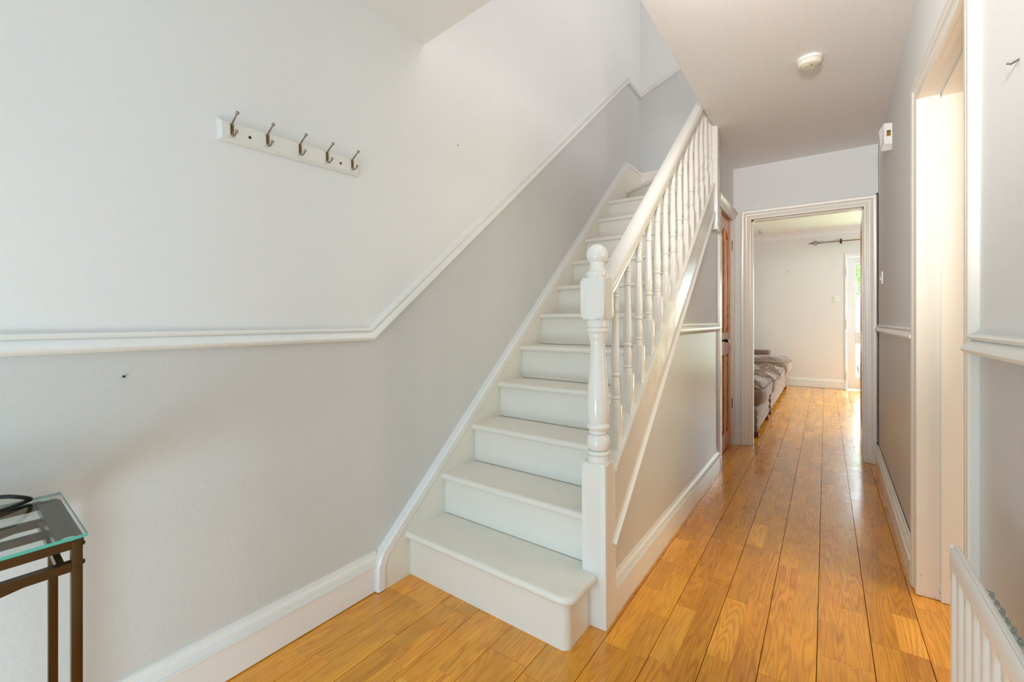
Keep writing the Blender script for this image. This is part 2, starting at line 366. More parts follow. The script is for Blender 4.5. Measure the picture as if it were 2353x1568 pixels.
# right wall with doorway to the side room
def rwall():
    mb = MB(); V = []
    def seg(y0, y1, z0, z1, th=0.13):
        x0, x1 = xr(y0), xr(y1)
        mb.add([(x0, y0, z0), (x0 + th, y0, z0), (x1 + th, y1, z0), (x1, y1, z0), (x0, y0, z1), (x0 + th, y0, z1), (x1 + th, y1, z1), (x1, y1, z1)],
               [(0, 3, 2, 1), (4, 5, 6, 7), (0, 1, 5, 4), (1, 2, 6, 5), (2, 3, 7, 6), (3, 0, 4, 7)])
    spans = [(2.36, 4.5), (-3.3, 1.64)]; mis = []
    for a, c in spans: seg(a, c, 0, 1.003); mis += [1] * 6; seg(a, c, 1.003, 2.42); mis += [0] * 6
    seg(1.64, 2.36, 1.97, 2.42); mis += [0] * 6
    o = mb.build('wall_right', [M_WALL, M_GREYG], mi=mis)
    for p, i in zip(o.data.polygons, mis): p.material_index = i
    return struct(o)
rwall()
# spandrel wall under the stair
def stz(y): return 0.596 + 0.841 * (y - 1.591)             # top edge of the outer string
def mld(y): return 0.252 + 0.872 * (y - 1.532)             # lower edge of the moulding under it
XS = -0.64
def spandrel():
    mb = MB(); y0, y1 = 1.538, 3.505
    yd = 1.532 + (1.003 - 0.262) / 0.872
    mb.prism([(y0, 0), (y1, 0), (y1, 1.003), (yd, 1.003), (y0, mld(y0) + 0.01)], XS - 0.02, XS, 'x')
    mb.prism([(yd, 1.003), (y1, 1.003), (y1, mld(y1) + 0.01)], XS - 0.02, XS, 'x')
    mis = [1] * 7 + [0] * 5
    # wall above the cupboard door and beyond
    mb.box(-0.74, -0.667, 3.505, 3.79, 0, 2.42); mb.box(-0.74, -0.667, 3.79, 4.295, 1.962, 2.42); mb.box(-0.74, -0.667, 4.295, YF, 0, 2.42)
    mis += [0] * 18
    o = mb.build('wall_stair', [M_WALL, M_GREYG])
    for p, i in zip(o.data.polygons, mis): p.material_index = i
    return struct(o)
spandrel()
yd = 1.532 + (1.001 - 0.262) / 0.872
struct(sweep([(yd + 0.02, 1.018), (3.51, 1.018)], DADO_PROF, lambda s, z, o: (XS + o * 0.8, s, z)).build('trim_3', M_TRIM, smooth=True))
struct(bevel(box('trim_4', -0.668, -0.622, 3.495, 3.56, 0, 1.72, M_CHIP), 0.004))
# dado on the right wall
struct(sweep([(YF - 0.02, 1.003), (2.415, 1.003)], [(o, -w) for o, w in DADO_PROF], lambda s, z, o: (xr(s) - o, s, z)).build('trim_5', M_TRIM, smooth=True))
struct(sweep([(1.575, 0.998), (-3.3, 0.998)], [(o, -w) for o, w in DADO_PROF], lambda s, z, o: (xr(s) - o * 1.35, s, z)).build('trim_6', M_TRIM, smooth=True))
# skirting
def skirt(name, y0, y1, fx, sgn, z0=0.0, m=M_TRIM):
    return struct(sweep([(y0, z0), (y1, z0)], SKIRT_PROF, lambda s, z, o: (fx(s) + sgn * o, s, z)).build(name, m, smooth=True))
skirt('baseboard_left', -3.3, 1.143, lambda y: XL, 1, 0.004)
skirt('baseboard_stair', 1.54, 3.50, lambda y: XS - 0.003, 1)
skirt('baseboard_right', 2.43, YF - 0.02, lambda y: xr(y) - 0.004, -1, 0.0, M_CHIP)
skirt('baseboard_right', -3.3, 1.54, lambda y: xr(y), -1)
struct(sweep([(-0.665, 0), (-0.60, 0)], SKIRT_PROF, lambda s, z, o: (s, YF - o, z)).build('baseboard_far', M_TRIM, smooth=True))

# door casing of the far doorway
XD0, XD1, ZD = -0.525, 0.238, 1.957
a = struct(sweep([(XD0, 0.002), (XD0, ZD), (XD1, ZD), (XD1, 0.002)], ARCH_PROF, lambda s, z, o: (s, YF - o, z)).build('trim_7', M_CHIP, smooth=True))
mb = MB(); mb.box(-0.552, XD0, YF, 4.45, 0.002, ZD + 0.028); mb.box(XD1, 0.264, YF, 4.45, 0.002, ZD + 0.028); mb.box(XD0, XD1, YF, 4.45, ZD, ZD + 0.028)
mb.box(XD0, XD0 + 0.012, 4.365, 4.405, 0.002, ZD); mb.box(XD1 - 0.006, XD1, 4.365, 4.405, 0.002, ZD); mb.box(XD0, XD1, 4.365, 4.405, ZD - 0.012, ZD)
mb.build('door_lining', M_CHIP, a)
# casing of the side doorway (right wall)
def RM(s, z, o): return (xr(s) - o * 0.75, s, z)
YD0, YD1, ZR = 1.655, 2.348, 1.953
a = struct(sweep([(YD0, 0.004), (YD0, ZR), (YD1, ZR), (YD1, 0.004)], [(o, w) for o, w in ARCH_PROF], RM).build('trim_8', M_CHIP, smooth=True))
mb = MB(); xa, xb = 0.296, 0.430
mb.box(xa, xb, YD1 + 0.002, 2.364, 0.002, ZR + 0.020); mb.box(xa + 0.003, xb, 1.636, YD0 - 0.002, 0.002, ZR + 0.020); mb.box(xa + 0.003, xb, YD0 - 0.002, YD1 + 0.002, ZR + 0.002, ZR + 0.020)
mb.build('door_lining', M_CHIP, a)
mb = MB(); mb.box(0.362, 0.425, YD1 - 0.012, YD1, 0.002, ZR); mb.box(0.362, 0.425, YD0, YD0 + 0.012, 0.002, ZR); mb.box(0.362, 0.425, YD0, YD1, ZR - 0.012, ZR)
mb.build('door_stop', M_CHIP, a)

# casing of the cupboard door
mb = MB()
mb.box(-0.70, -0.652, 4.288, YF, 0.0, 1.975)
struct(mb.build('trim_9', M_CHIP))
HD = [(0, 0), (0.012, 0), (0.012, 0.018), (0.018, 0.022), (0.020, 0.036), (0.034, 0.056), (0.040, 0.060), (0.042, 0.072), (0, 0.074)]
struct(sweep([(3.565, 1.956), (YF, 1.956)], HD, lambda s, z, o: (-0.667 + o, s, z)).build('trim_10', M_TRIM, smooth=True))

# ------------------------------------------------------------------ floors: engineered boards, every block its own plank
UNIT = bpy.data.meshes.new('plank')
UNIT.from_pydata([(0, 0, -1), (1, 0, -1), (1, 1, -1), (0, 1, -1), (0, 0, 0), (1, 0, 0), (1, 1, 0), (0, 1, 0)], [],
                 [(0, 3, 2, 1), (4, 5, 6, 7), (0, 1, 5, 4), (1, 2, 6, 5), (2, 3, 7, 6), (3, 0, 4, 7)])
UNIT.materials.append(M_FLOOR)
BW = 0.1475; BX0 = -0.613 - 6 * BW
# joints measured on the photograph: board index -> y of board ends
ENDS = {0: [1.18], 1: [0.35], 2: [1.23], 3: [0.62], 4: [1.155], 5: [1.13, 2.0], 6: [1.40, 2.65, 4.18], 7: [1.98, 3.145], 8: [1.30, 2.41, 3.70], 9: [1.55, 3.10], 10: [1.75, 2.89, 4.30], 11: [1.92, 3.37], 12: [2.42], 13: [2.42]}
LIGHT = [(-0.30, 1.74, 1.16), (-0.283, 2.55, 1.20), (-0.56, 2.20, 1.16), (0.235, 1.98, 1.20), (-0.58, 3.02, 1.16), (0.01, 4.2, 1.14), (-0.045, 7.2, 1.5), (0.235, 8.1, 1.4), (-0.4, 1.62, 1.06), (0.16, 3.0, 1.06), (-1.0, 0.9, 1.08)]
FIX = {(8, 0): [1.54, 1.90, 2.41, 2.685], (7, 1): [2.02, 2.378], (11, 1): [1.80, 2.148], (6, 0): [2.93, 3.10], (10, 0): [3.96, 4.43]}
def lay(floor, i0, i1, y0, y1, seed, ends, vis, fix=FIX):
    rnd = random.Random(seed); MBs = MB(); cnt = 0
    for i in range(i0, i1):
        bx = BX0 + i * BW; tone_b = rnd.uniform(0.93, 1.05)
        eb = sorted(e for e in ends.get(i, [])) if ends else []
        if not eb:
            e = y0 + rnd.uniform(0.2, 1.6); eb = []
            while e < y1: eb.append(e); e += rnd.uniform(1.25, 1.75)
        for s in (0, 1):
            fx = [q for q in fix.get((i, s), []) if y0 < q < y1]
            cuts = sorted(set([y0, y1] + [q for q in eb if y0 < q < y1] + fx)); ys = []
            for a, c in zip(cuts[:-1], cuts[1:]):
                ys.append(a)
                if a in fx and c in fx: continue
                t = a + rnd.uniform(0.18, 0.42)
                while t < c - 0.16: ys.append(t); t += rnd.uniform(0.20, 0.46)
            ys.append(y1)
            for a, c in zip(ys[:-1], ys[1:]):
                g0 = 0.0011 if s == 0 else 0.00015; g1 = 0.00015 if s == 0 else 0.0011
                e0 = 0.0006 if a in eb else 0.0002; e1 = 0.0006 if c in eb else 0.0002
                x0 = bx + s * BW / 2 + g0; x1 = bx + (s + 1) * BW / 2 - g1
                t = tone_b * rnd.uniform(0.86, 1.08); hue = rnd.uniform(-0.05, 0.06)
                xm = (x0 + x1) / 2
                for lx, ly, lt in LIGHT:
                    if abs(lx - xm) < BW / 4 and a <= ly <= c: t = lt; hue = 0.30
                dz = -rnd.uniform(0, 0.0003)
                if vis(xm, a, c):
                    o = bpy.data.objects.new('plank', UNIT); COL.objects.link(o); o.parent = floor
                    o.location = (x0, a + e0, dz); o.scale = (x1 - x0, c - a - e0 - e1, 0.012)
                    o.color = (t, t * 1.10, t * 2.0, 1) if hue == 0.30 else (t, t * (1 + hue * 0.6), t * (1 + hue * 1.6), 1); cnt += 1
                else: MBs.box(x0, x1, a + e0, c - e1, -0.012, dz)
    if MBs.V:
        o = MBs.build('plank', M_FLOOR, floor); o['kind'] = 'stuff'
    return cnt
fl = struct(box('floor', -1.6, 0.575, -3.3, YF + 0.115, -0.10, -0.012, M_DARK))
def vis_h(x, a, c):
    if x < -0.66: return c > 0.45 and a < 1.32
    return c > 0.75 + 0.25 * (x > -0.4)
n1 = lay(fl, 0, 14, -3.3, 4.45, 11, ENDS, vis_h)
fl2 = struct(box('floor', -2.6, 2.4, YF + 0.117, 8.9, -0.10, -0.012, M_DARK))
n2 = lay(fl2, -7, 20, 4.452, 8.76, 23, None, lambda x, a, c: -0.62 < x < 0.50, {(9, 1): [7.0, 7.47], (11, 1): [7.82, 8.49]})
print('planks', n1, n2)
struct(box('floor', 0.577, 2.6, -3.3, YF, -0.10, -0.002, mat('side_room_floor', (190, 120, 55), 0.4, vary=0.1)))

# ------------------------------------------------------------------ side room shell
M_CREAMW = mat('cream_wall_paint', (235, 222, 200), 0.7)
struct(box('wall_side_room', 2.5, 2.6, -0.2, 4.3, 0, 2.42, M_CREAMW))
struct(box('wall_side_room', 0.575, 2.6, -0.3, -0.2, 0, 2.42, M_CREAMW))
struct(box('wall_side_room', 0.44, 2.6, 4.2, 4.3, 0, 2.42, M_CREAMW))

# ================================================================== STAIRCASE
K, G0, RISE, GO = -0.022, 1.298, 0.1875, 0.2147
st = thing('staircase', 'straight white painted wooden staircase with rounded bottom step and winders at the top', 'stairs', (-1.07, 1.30, 0))
def sk(x): return K * (x + 1.45)
def tread(k, x1=-0.664):
    y0 = G0 + GO * k - 0.026; y1 = G0 + GO * (k + 1) + 0.012; z1 = RISE * (k + 1); z0 = z1 - 0.030; r = 0.015
    prof = [(y1, z0), (y1, z1)] + [(y0 + r - r * math.sin(a), (z0 + z1) / 2 + r * math.cos(a)) for a in [math.pi * j / 8 for j in range(9)]]
    n = len(prof); V = [(-1.452, y, z) for y, z in prof] + [(x1, y + sk(x1), z) for y, z in prof]
    return mesh('tread', V, [tuple(range(n)), tuple(range(n, 2 * n))[::-1]] + [(i, n + i, n + (i + 1) % n, (i + 1) % n) for i in range(n)], M_STAIR, st, smooth=True)
def riser(k):
    y0 = G0 + GO * k; z0 = RISE * k + (0.0022 if k else 0); z1 = RISE * (k + 1) - 0.030; V = []
    for x in (-1.452, -0.664): V += [(x, y0 + sk(x), z0), (x, y0 + 0.018 + sk(x), z0), (x, y0 + 0.018 + sk(x), z1), (x, y0 + sk(x), z1)]
    return mesh('riser', V, [(0, 1, 2, 3), (4, 7, 6, 5), (0, 4, 5, 1), (1, 5, 6, 2), (2, 6, 7, 3), (3, 7, 4, 0)], M_STAIR, st)
# bottom step: rounded corner, wraps in front of the newel
def round_out(off, x1, yend, rc):
    y0 = G0 - off; pts = [(-1.452, y0)]
    cx, cy = x1 - rc, y0 + sk(x1) + rc
    for j in range(9):
        a = -math.pi / 2 + (math.pi / 2) * j / 8; pts.append((cx + rc * math.cos(a), cy + rc * math.sin(a)))
    pts.append((x1, yend)); return pts
def bottom_step():
    pts = round_out(0, -0.684, 1.449, 0.028); poly = pts + [(-1.452, 1.449)]
    MB().prism(poly, 0.0, 0.1575, 'z').build('riser', M_STAIR, st, smooth=True)
    # tread with rounded nose on the outer edge
    mb = MB(); rings = []; V = []; Fc = []
    levels = [(0.015 - 0.015 * math.sin(a), 0.1725 + 0.015 * math.cos(a)) for a in [math.pi * j / 8 for j in range(9)]]
    for inset, z in levels:
        p = round_out(0.026 - inset, -0.655 - inset, 1.449, 0.052 - inset); rings.append([(x, y, z) for x, y in p])
    n = len(rings[0])
    for rg in rings: V += rg
    for j in range(len(rings) - 1):
        for i in range(n - 1): Fc.append((j * n + i, j * n + i + 1, (j + 1) * n + i + 1, (j + 1) * n + i))
    L = len(V); y1 = G0 + GO + 0.012
    V += [(-0.712, 1.449, 0.1875), (-0.712, y1, 0.1875), (-1.452, y1, 0.1875), (-0.712, 1.449, 0.1575), (-0.712, y1, 0.1575), (-1.452, y1, 0.1575)]
    Fc.append(tuple(range(n)) + (L, L + 1, L + 2)); lb = (len(rings) - 1) * n
    Fc.append(tuple(lb + i for i in range(n)) + (L + 3, L + 4, L + 5))
    Fc.append(tuple(j * n + n - 1 for j in range(len(rings))) + (L + 3, L))
    mesh('tread', V, Fc, M_STAIR, st, smooth=True)
bottom_step()
for k in range(1, 12): riser(k) if k < 11 else None
for k in range(1, 11): tread(k)
# winders
def winder(poly, k, noses):
    z1 = RISE * (k + 1); MB().prism(poly, z1 - 0.03, z1, 'z').build('tread', M_STAIR, st)
    (a, c) = noses
    return z1
zt = winder([(-1.452, 3.845), (-0.70, 3.345), (-0.676, 3.355), (-0.676, 4.235), (-1.452, 4.235)], 11, ((-1.452, 3.845), (-0.70, 3.345)))
mb = MB(); z0, z1 = RISE * 11, RISE * 12 - 0.03
mb.add([(-1.452, 3.868, z0), (-0.69, 3.365, z0), (-0.69, 3.385, z0), (-1.452, 3.888, z0), (-1.452, 3.868, z1), (-0.69, 3.365, z1), (-0.69, 3.385, z1), (-1.452, 3.888, z1)],
       [(0, 3, 2, 1), (4, 5, 6, 7), (0, 1, 5, 4), (1, 2, 6, 5), (2, 3, 7, 6), (3, 0, 4, 7)]); mb.build('riser', M_STAIR, st)
MB().tube([(-1.452, 3.847, zt - 0.015), (-0.70, 3.350, zt - 0.015)], 0.015, 12).build('nosing', M_STAIR, st, smooth=True)
MB().prism([(-1.452, G0 + GO * 11 - 0.0), (-0.664, G0 + GO * 11 - 0.017), (-0.664, 3.37), (-1.452, 3.89)], RISE * 11 - 0.03, RISE * 11, 'z').build('tread', M_STAIR, st)
MB().prism([(-1.08, 4.235), (-0.70, 3.385), (-0.676, 3.385), (-0.676, 4.235)], RISE * 13 - 0.03, RISE * 13, 'z').build('tread', M_STAIR, st)
MB().add([(-1.06, 4.235, zt), (-0.69, 3.40, zt), (-0.67, 3.41, zt), (-1.04, 4.235, zt), (-1.06, 4.235, zt + 0.157), (-0.69, 3.40, zt + 0.157), (-0.67, 3.41, zt + 0.157), (-1.04, 4.235, zt + 0.157)],
         [(0, 3, 2, 1), (4, 5, 6, 7), (0, 1, 5, 4), (1, 2, 6, 5), (2, 3, 7, 6), (3, 0, 4, 7)]).build('riser', M_STAIR, st)
MB().box(-0.690, -0.674, 3.385, 4.235, 2.4375, 2.615).build('riser', M_STAIR, st)
# wall string with its capping bead
def lst(y): return 0.149 + 0.868 * (y - 1.154)
top = [(1.154, 0.149), (3.86, 2.502), (4.258, 2.502)]
MB().prism([(1.146, 0), (1.146, 0.10), (1.165, 0.145), (3.86, 2.494), (4.258, 2.494), (4.258, 2.1), (3.9, 2.1), (1.50, 0)], XL, -1.448, 'x').build('wall_string', M_STAIR, st)
sweep([(1.142, 0.003), (1.142, 0.098), (1.163, 0.146), (3.86, 2.492), (4.258, 2.492)], [(0, 0.014), (0.030, 0.014), (0.037, 0.009), (0.038, 0.0), (0.036, -0.008), (0.038, -0.014), (0.037, -0.020), (0.031, -0.024), (0, -0.024)],
      lambda s, z, o: (XL + o, s, z)).build('string_bead', M_TRIM, st, smooth=True)
box('back_string', -1.448, -0.676, 4.235, 4.258, 2.1, 2.512, M_STAIR, st)
# outer string: board, capping, moulding
ya, yb = 1.536, 3.31
MB().prism([(ya, mld(ya) + 0.03), (yb, mld(yb) + 0.03), (yb, stz(yb) - 0.012), (ya, stz(ya) - 0.012)], -0.662, -0.626, 'x').build('outer_string', M_STRING, st)
MB().prism([(ya, stz(ya) - 0.016), (yb, stz(yb) - 0.016), (yb, stz(yb)), (ya, stz(ya))], -0.690, -0.620, 'x').build('string_capping', M_STAIR, st)
sweep([(ya, mld(ya)), (3.50, mld(3.50))], [(0, 0), (0.014, 0), (0.018, 0.008), (0.018, 0.014), (0.024, 0.018), (0.026, 0.026), (0.020, 0.034), (0.008, 0.040), (0, 0.042)],
      lambda s, z, o: (-0.640 + o, s, z)).build('string_moulding', M_TRIM, st, smooth=True)

# ------------------------------------------------------------------ banister
bn = thing('banister', 'white gloss banister with turned spindles, sloping handrail and ball-topped newel post', 'banister', (-0.667, 1.493, 0))
A = 0.0448
def block(mb, z0, z1, top=True, bot=False, a=A):
    n = 8; per = []
    for s in range(4):
        for i in range(n):
            t = -1 + 2 * i / n; c = [(t, -1), (1, t), (-t, 1), (-1, -t)][s]; per.append((c[0] * a, c[1] * a))
    def ring(z, sgn, f): return [(x, y, z + sgn * 0.016 * max(0, (math.hypot(x, y) - a) / (a * 0.414)) ** 1.0) for x, y in per]
    N = len(per); V = []; rg = []
    if bot: rg.append([(x * 0.84, y * 0.84, z0 - 0.000) for x, y in per])
    rg.append(ring(z0, 1 if bot else 0, 1)); rg.append(ring(z1, -1 if top else 0, 1))
    if top: rg.append([(x * 0.84, y * 0.84, z1) for x, y in per])
    for r_ in rg: V += r_
    Fc = [(j * N + i, j * N + (i + 1) % N, (j + 1) * N + (i + 1) % N, (j + 1) * N + i) for j in range(len(rg) - 1) for i in range(N)]
    Fc += [tuple(range(N))[::-1], tuple((len(rg) - 1) * N + i for i in range(N))]
    return mb.add(V, Fc)
def torus_pts(z0, z1, r, dr, n=7):
    return [(z0 + (z1 - z0) * i / (n - 1), r - dr + dr * math.sin(math.pi * i / (n - 1))) for i in range(n)]
def newel_lower():
    mb = MB(); block(mb, 0.0, 0.575)
    P = [(0.560, 0.036), (0.580, 0.0395), (0.597, 0.0395)] + torus_pts(0.598, 0.614, 0.0415, 0.006)
    P += [(0.6145 + 0.058 * (1 - math.cos(math.pi * i / 12)) / 2, 0.027 + 0.0140 * math.sin(math.pi * i / 12)) for i in range(13)]
    P += [(0.6745, 0.0315), (0.687, 0.0325)] + torus_pts(0.688, 0.712, 0.0415, 0.007) + [(0.7125, 0.034), (0.722, 0.0365)]
    for z, r in [(0.74, 0.0388), (0.77, 0.0402), (0.80, 0.0398), (0.83, 0.0375), (0.86, 0.0345), (0.90, 0.0310), (0.94, 0.0285), (0.975, 0.0270), (1.0, 0.0265), (1.014, 0.0290), (1.020, 0.0325)]: P.append((z, r))
    P += [(1.034, 0.0330), (1.0345, 0.036)] + torus_pts(1.036, 1.058, 0.0405, 0.006) + [(1.0585, 0.0375), (1.060, 0.0395), (1.084, 0.0395), (1.10, 0.030)]
    mb.lathe(P, seg=36); return mb
def newel_upper():
    mb = MB(); block(mb, 1.085, 1.236, True, True)
    P = [(1.22, 0.03), (1.236, 0.0395), (1.256, 0.0395), (1.2575, 0.036), (1.264, 0.0300), (1.272, 0.0262), (1.282, 0.0250), (1.288, 0.0262)]
    P += [(1.3205 - 0.0385 * math.cos(a), max(0.0385 * math.sin(a), 0.0005)) for a in [R(42) + (math.pi - R(42)) * i / 18 for i in range(19)]]
    mb.lathe(P, seg=36); return mb
LEAN = R(-0.45)
nw = newel_lower().add(newel_upper().V, newel_upper().F).build('newel_post', M_NEWEL, None, smooth=True)
nw.parent = bn; nw.location = (0, 0, 0); nw.rotation_euler = (0, LEAN, 0)
# upper newel with dropped end
mb = MB(); mb.box(-0.687, -0.605, 3.298, 3.380, 1.73, 3.45)
o = bevel(mb.build('newel_post', M_NEWEL, bn), 0.004); bevel(box('newel_drop_cap', -0.690, -0.602, 3.295, 3.383, 1.712, 1.732, M_NEWEL, bn), 0.002)
# handrail
def rail_bottom(y): return 1.172 + 0.832 * (y - 1.545)
def handrail():
    prof = [(-0.024, 0), (0.024, 0), (0.026, 0.012), (0.022, 0.016), (0.030, 0.022), (0.034, 0.032), (0.033, 0.044), (0.026, 0.055), (0.012, 0.060), (0, 0.061), (-0.012, 0.060), (-0.026, 0.055), (-0.033, 0.044), (-0.034, 0.032), (-0.030, 0.022), (-0.022, 0.016), (-0.026, 0.012)]
    c = math.cos(math.atan(0.832)); s_ = math.sin(math.atan(0.832)); V = []; n = len(prof)
    for y in (1.534, 3.30):
        for px_, hh in prof: V.append((-0.664 + px_, y, rail_bottom(y) + hh / c))
    return mesh('handrail', V, [tuple(range(n)), tuple(range(n, 2 * n))[::-1]] + [(i, n + i, n + (i + 1) % n, (i + 1) % n) for i in range(n)], M_NEWEL, bn, smooth=True)
handrail()
def baluster_mesh():
    mb = MB(); t = MB(); block(t, 0.0, 0.150, True, False, 0.0205)
    t.V = [(x, y, (z if z > 0.01 else -0.030 if y < 0 else 0.006)) for x, y, z in t.V]
    mb.add(t.V, t.F)
    P = [(0.14, 0.013), (0.150, 0.0165), (0.169, 0.0165)] + torus_pts(0.170, 0.180, 0.0185, 0.004)
    P += [(0.181, 0.0140), (0.19, 0.0158), (0.205, 0.0176), (0.22, 0.0176), (0.235, 0.0160), (0.25, 0.0140), (0.255, 0.0138)] + torus_pts(0.256, 0.270, 0.0182, 0.003)
    P += [(0.271, 0.0140), (0.28, 0.0155), (0.30, 0.0172), (0.33, 0.0168), (0.38, 0.0150), (0.44, 0.0130), (0.50, 0.0120)] + torus_pts(0.501, 0.511, 0.0168, 0.004)
    P += [(0.512, 0.0135), (0.514, 0.0150), (0.518, 0.0135), (0.53, 0.0125), (0.545, 0.0140), (0.553, 0.0150)] + torus_pts(0.555, 0.568, 0.0165, 0.003) + torus_pts(0.570, 0.584, 0.0160, 0.003)
    P += [(0.585, 0.0125), (0.665, 0.0125)]
    mb.lathe(P, seg=16)
    return mb
bmo = None
for i in range(14):
    y = 1.591 + 0.1297 * i + 0.0205; z = stz(y) - 0.001
    if bmo is None:
        bmo = baluster_mesh().build('baluster', M_NEWEL, None, smooth=True); o = bmo
        o.parent = bn
    else:
        o = bmo.copy(); COL.objects.link(o)
    o.location = (-0.6555 + 0.667, y - 1.493, z)
# small wooden packing fillets between the spindle feet on the capping
# ================================================================== DOORS
# pine cupboard door under the stair
d1 = bpy.data.objects.new('door_1', None); COL.objects.link(d1); d1.location = (-0.69, 4.285, 0.01); struct(d1)
XP = -0.682
def pine_door():
    y0, y1, z0, z1 = 3.795, 4.285, 0.012, 1.955; xb = XP - 0.035
    sw = 0.09; mid = 4.04
    box('stile', xb, XP, y0, y0 + sw, z0, z1, M_PINE, d1); box('stile', xb, XP, y1 - sw, y1, z0, z1, M_PINE, d1)
    box('muntin', xb, XP - 0.0005, mid - 0.035, mid + 0.035, z0, z1, M_PINE, d1)
    box('rail', xb, XP - 0.001, y0 + sw, y1 - sw, z0, 0.14, M_PINE, d1); box('rail', xb, XP - 0.001, y0 + sw, y1 - sw, 0.80, 0.985, M_PINE, d1)
    # top rail with arched underside over each panel
    for a, c in ((y0 + sw, mid - 0.035), (mid + 0.035, y1 - sw)):
        pts = [(a, z1), (a, 1.78)] + [(a + (c - a) * t / 10, 1.78 + 0.07 * math.sin(math.pi * (0.5 * t / 10 + (0 if a < mid - 0.05 else 0.5)))) for t in range(0, 11)] + [(c, z1)]
        MB().prism(pts, xb, XP - 0.001, 'x').build('rail', M_PINE, d1)
        for pz0, pz1 in ((0.14, 0.80), (0.985, 1.87)):
            box('panel', xb + 0.006, XP - 0.020, a, c, pz0, pz1, M_PINE, d1)
            mb = MB(); V = []
            ia, ic, iz0, iz1 = a + 0.030, c - 0.030, pz0 + 0.035, min(pz1, 1.80) - 0.03
            mb.add([(XP - 0.020, a + 0.012, pz0 + 0.012), (XP - 0.020, c - 0.012, pz0 + 0.012), (XP - 0.020, c - 0.012, min(pz1, 1.82) - 0.012), (XP - 0.020, a + 0.012, min(pz1, 1.82) - 0.012),
                    (XP - 0.008, ia, iz0), (XP - 0.008, ic, iz0), (XP - 0.008, ic, iz1), (XP - 0.008, ia, iz1)], [(0, 3, 2, 1), (4, 5, 6, 7), (0, 1, 5, 4), (1, 2, 6, 5), (2, 3, 7, 6), (3, 0, 4, 7)])
            mb.build('panel', M_PINE, d1)
    mb = MB(); mb.lathe([(XP, 0.020), (XP + 0.006, 0.020), (XP + 0.009, 0.012), (XP + 0.020, 0.008), (XP + 0.032, 0.009), (XP + 0.040, 0.014)], (0, 3.842, 0.925), axis='x', seg=18)
    mb.lathe([(XP + 0.038, 0.012), (XP + 0.046, 0.017), (XP + 0.050, 0.012)], (0, 3.842, 0.925), axis='x', seg=18)
    h = mb.build('handle', M_BLACK, d1, smooth=True); h['label'] = 'black door knob'
    k = MB().lathe([(XP + 0.050, 0.010), (XP + 0.056, 0.0145), (XP + 0.062, 0.011), (XP + 0.064, 0.002)], (0, 3.842, 0.920), axis='x', seg=18).build('handle_tip', M_CHROME, None, smooth=True)
    k.parent = h; k.matrix_parent_inverse = Matrix.Translation(-d1.location) if False else h.matrix_parent_inverse.copy(); k.matrix_parent_inverse = (Matrix.Translation(Vector(d1.location)) @ h.matrix_parent_inverse).inverted()
    for z in (1.74, 0.36):
        mb = MB(); mb.lathe([(z - 0.045, 0.006), (z + 0.045, 0.006)], (-0.668, 4.293, 0), seg=10); mb.box(-0.684, -0.676, 4.265, 4.305, z - 0.04, z + 0.04)
        mb.build('hinge', M_BRONZE if z > 1 else M_BLACK, d1)
pine_door()
# open pine door of the living room, seen edge on
a_o = math.atan2(0.0235, 0.73)
d2 = bpy.data.objects.new('door_2', None); COL.objects.link(d2); d2.location = (0.2365, 4.462, 0.01); d2.rotation_euler = (0, 0, -a_o); struct(d2)
def open_door():
    T = 0.04; W_ = 0.74
    def bx(name, y0, y1, z0, z1, x0=0, x1=T): o = MB().box(x0, x1, y0, y1, z0, z1).build(name, M_PINE); local(o, d2); return o
    bx('stile', 0, 0.095, 0, 1.93); bx('stile', W_ - 0.095, W_, 0, 1.93); bx('muntin', 0.33, 0.41, 0.2, 1.83)
    bx('rail', 0.095, W_ - 0.095, 0, 0.2); bx('rail', 0.095, W_ - 0.095, 0.80, 0.98); bx('rail', 0.095, W_ - 0.095, 1.82, 1.93)
    for y0, y1 in ((0.095, 0.33), (0.41, W_ - 0.095)):
        for z0, z1 in ((0.2, 0.8), (0.98, 1.82)): bx('panel', y0, y1, z0, z1, 0.013, 0.027)
    mb = MB(); mb.box(-0.004, 0.0, W_ - 0.075, W_ - 0.055, 0.52, 0.68); mb.tube([(-0.004, W_ - 0.065, 0.60), (-0.014, W_ - 0.065, 0.61), (-0.022, W_ - 0.070, 0.66)], 0.004)
    local(mb.build('handle', M_CHROME, smooth=True), d2)
    for z in (0.28, 1.66):
        local(MB().box(-0.004, 0.004, -0.012, 0.028, z - 0.05, z + 0.05).build('hinge', M_BLACK), d2)
open_door()

# ================================================================== LIVING ROOM
YW = 8.75
mb = MB(); mb.box(-2.6, 0.248, YW, YW + 0.12, 0, 2.56); mb.box(0.248, 1.10, YW, YW + 0.12, 2.138, 2.56); mb.box(1.10, 1.30, YW, YW + 0.12, 0, 2.56)
mb.box(1.30, 2.15, YW, YW + 0.12, 0, 0.5); mb.box(1.30, 2.15, YW, YW + 0.12, 2.138, 2.56); mb.box(2.15, 2.5, YW, YW + 0.12, 0, 2.56)
struct(mb.build('wall_living_room', mat('living_room_paint', (233, 229, 228), 0.7, bump=0.05, bscale=50)))
struct(box('wall_living_room_left', -2.6, -2.5, 4.45, YW, 0, 2.56, M_WALL)); struct(box('wall_living_room_right', 2.4, 2.5, 4.45, YW, 0, 2.56, M_WALL))
mb = MB(); mb.box(-2.6, -0.672, 4.35, 4.45, 0, 2.56); mb.box(0.45, 2.5, 4.35, 4.45, 0, 2.56); struct(mb.build('wall_living_room_near', M_WALL))
struct(box('wall_living_room_header', -0.70, 0.46, 4.40, 4.452, 2.40, 2.62, M_WALL))
struct(box('ceiling_living_room', -2.6, 2.5, 4.40, YW + 0.1, 2.55, 2.65, mat('living_room_ceiling_paint', (236, 232, 231), 0.8)))
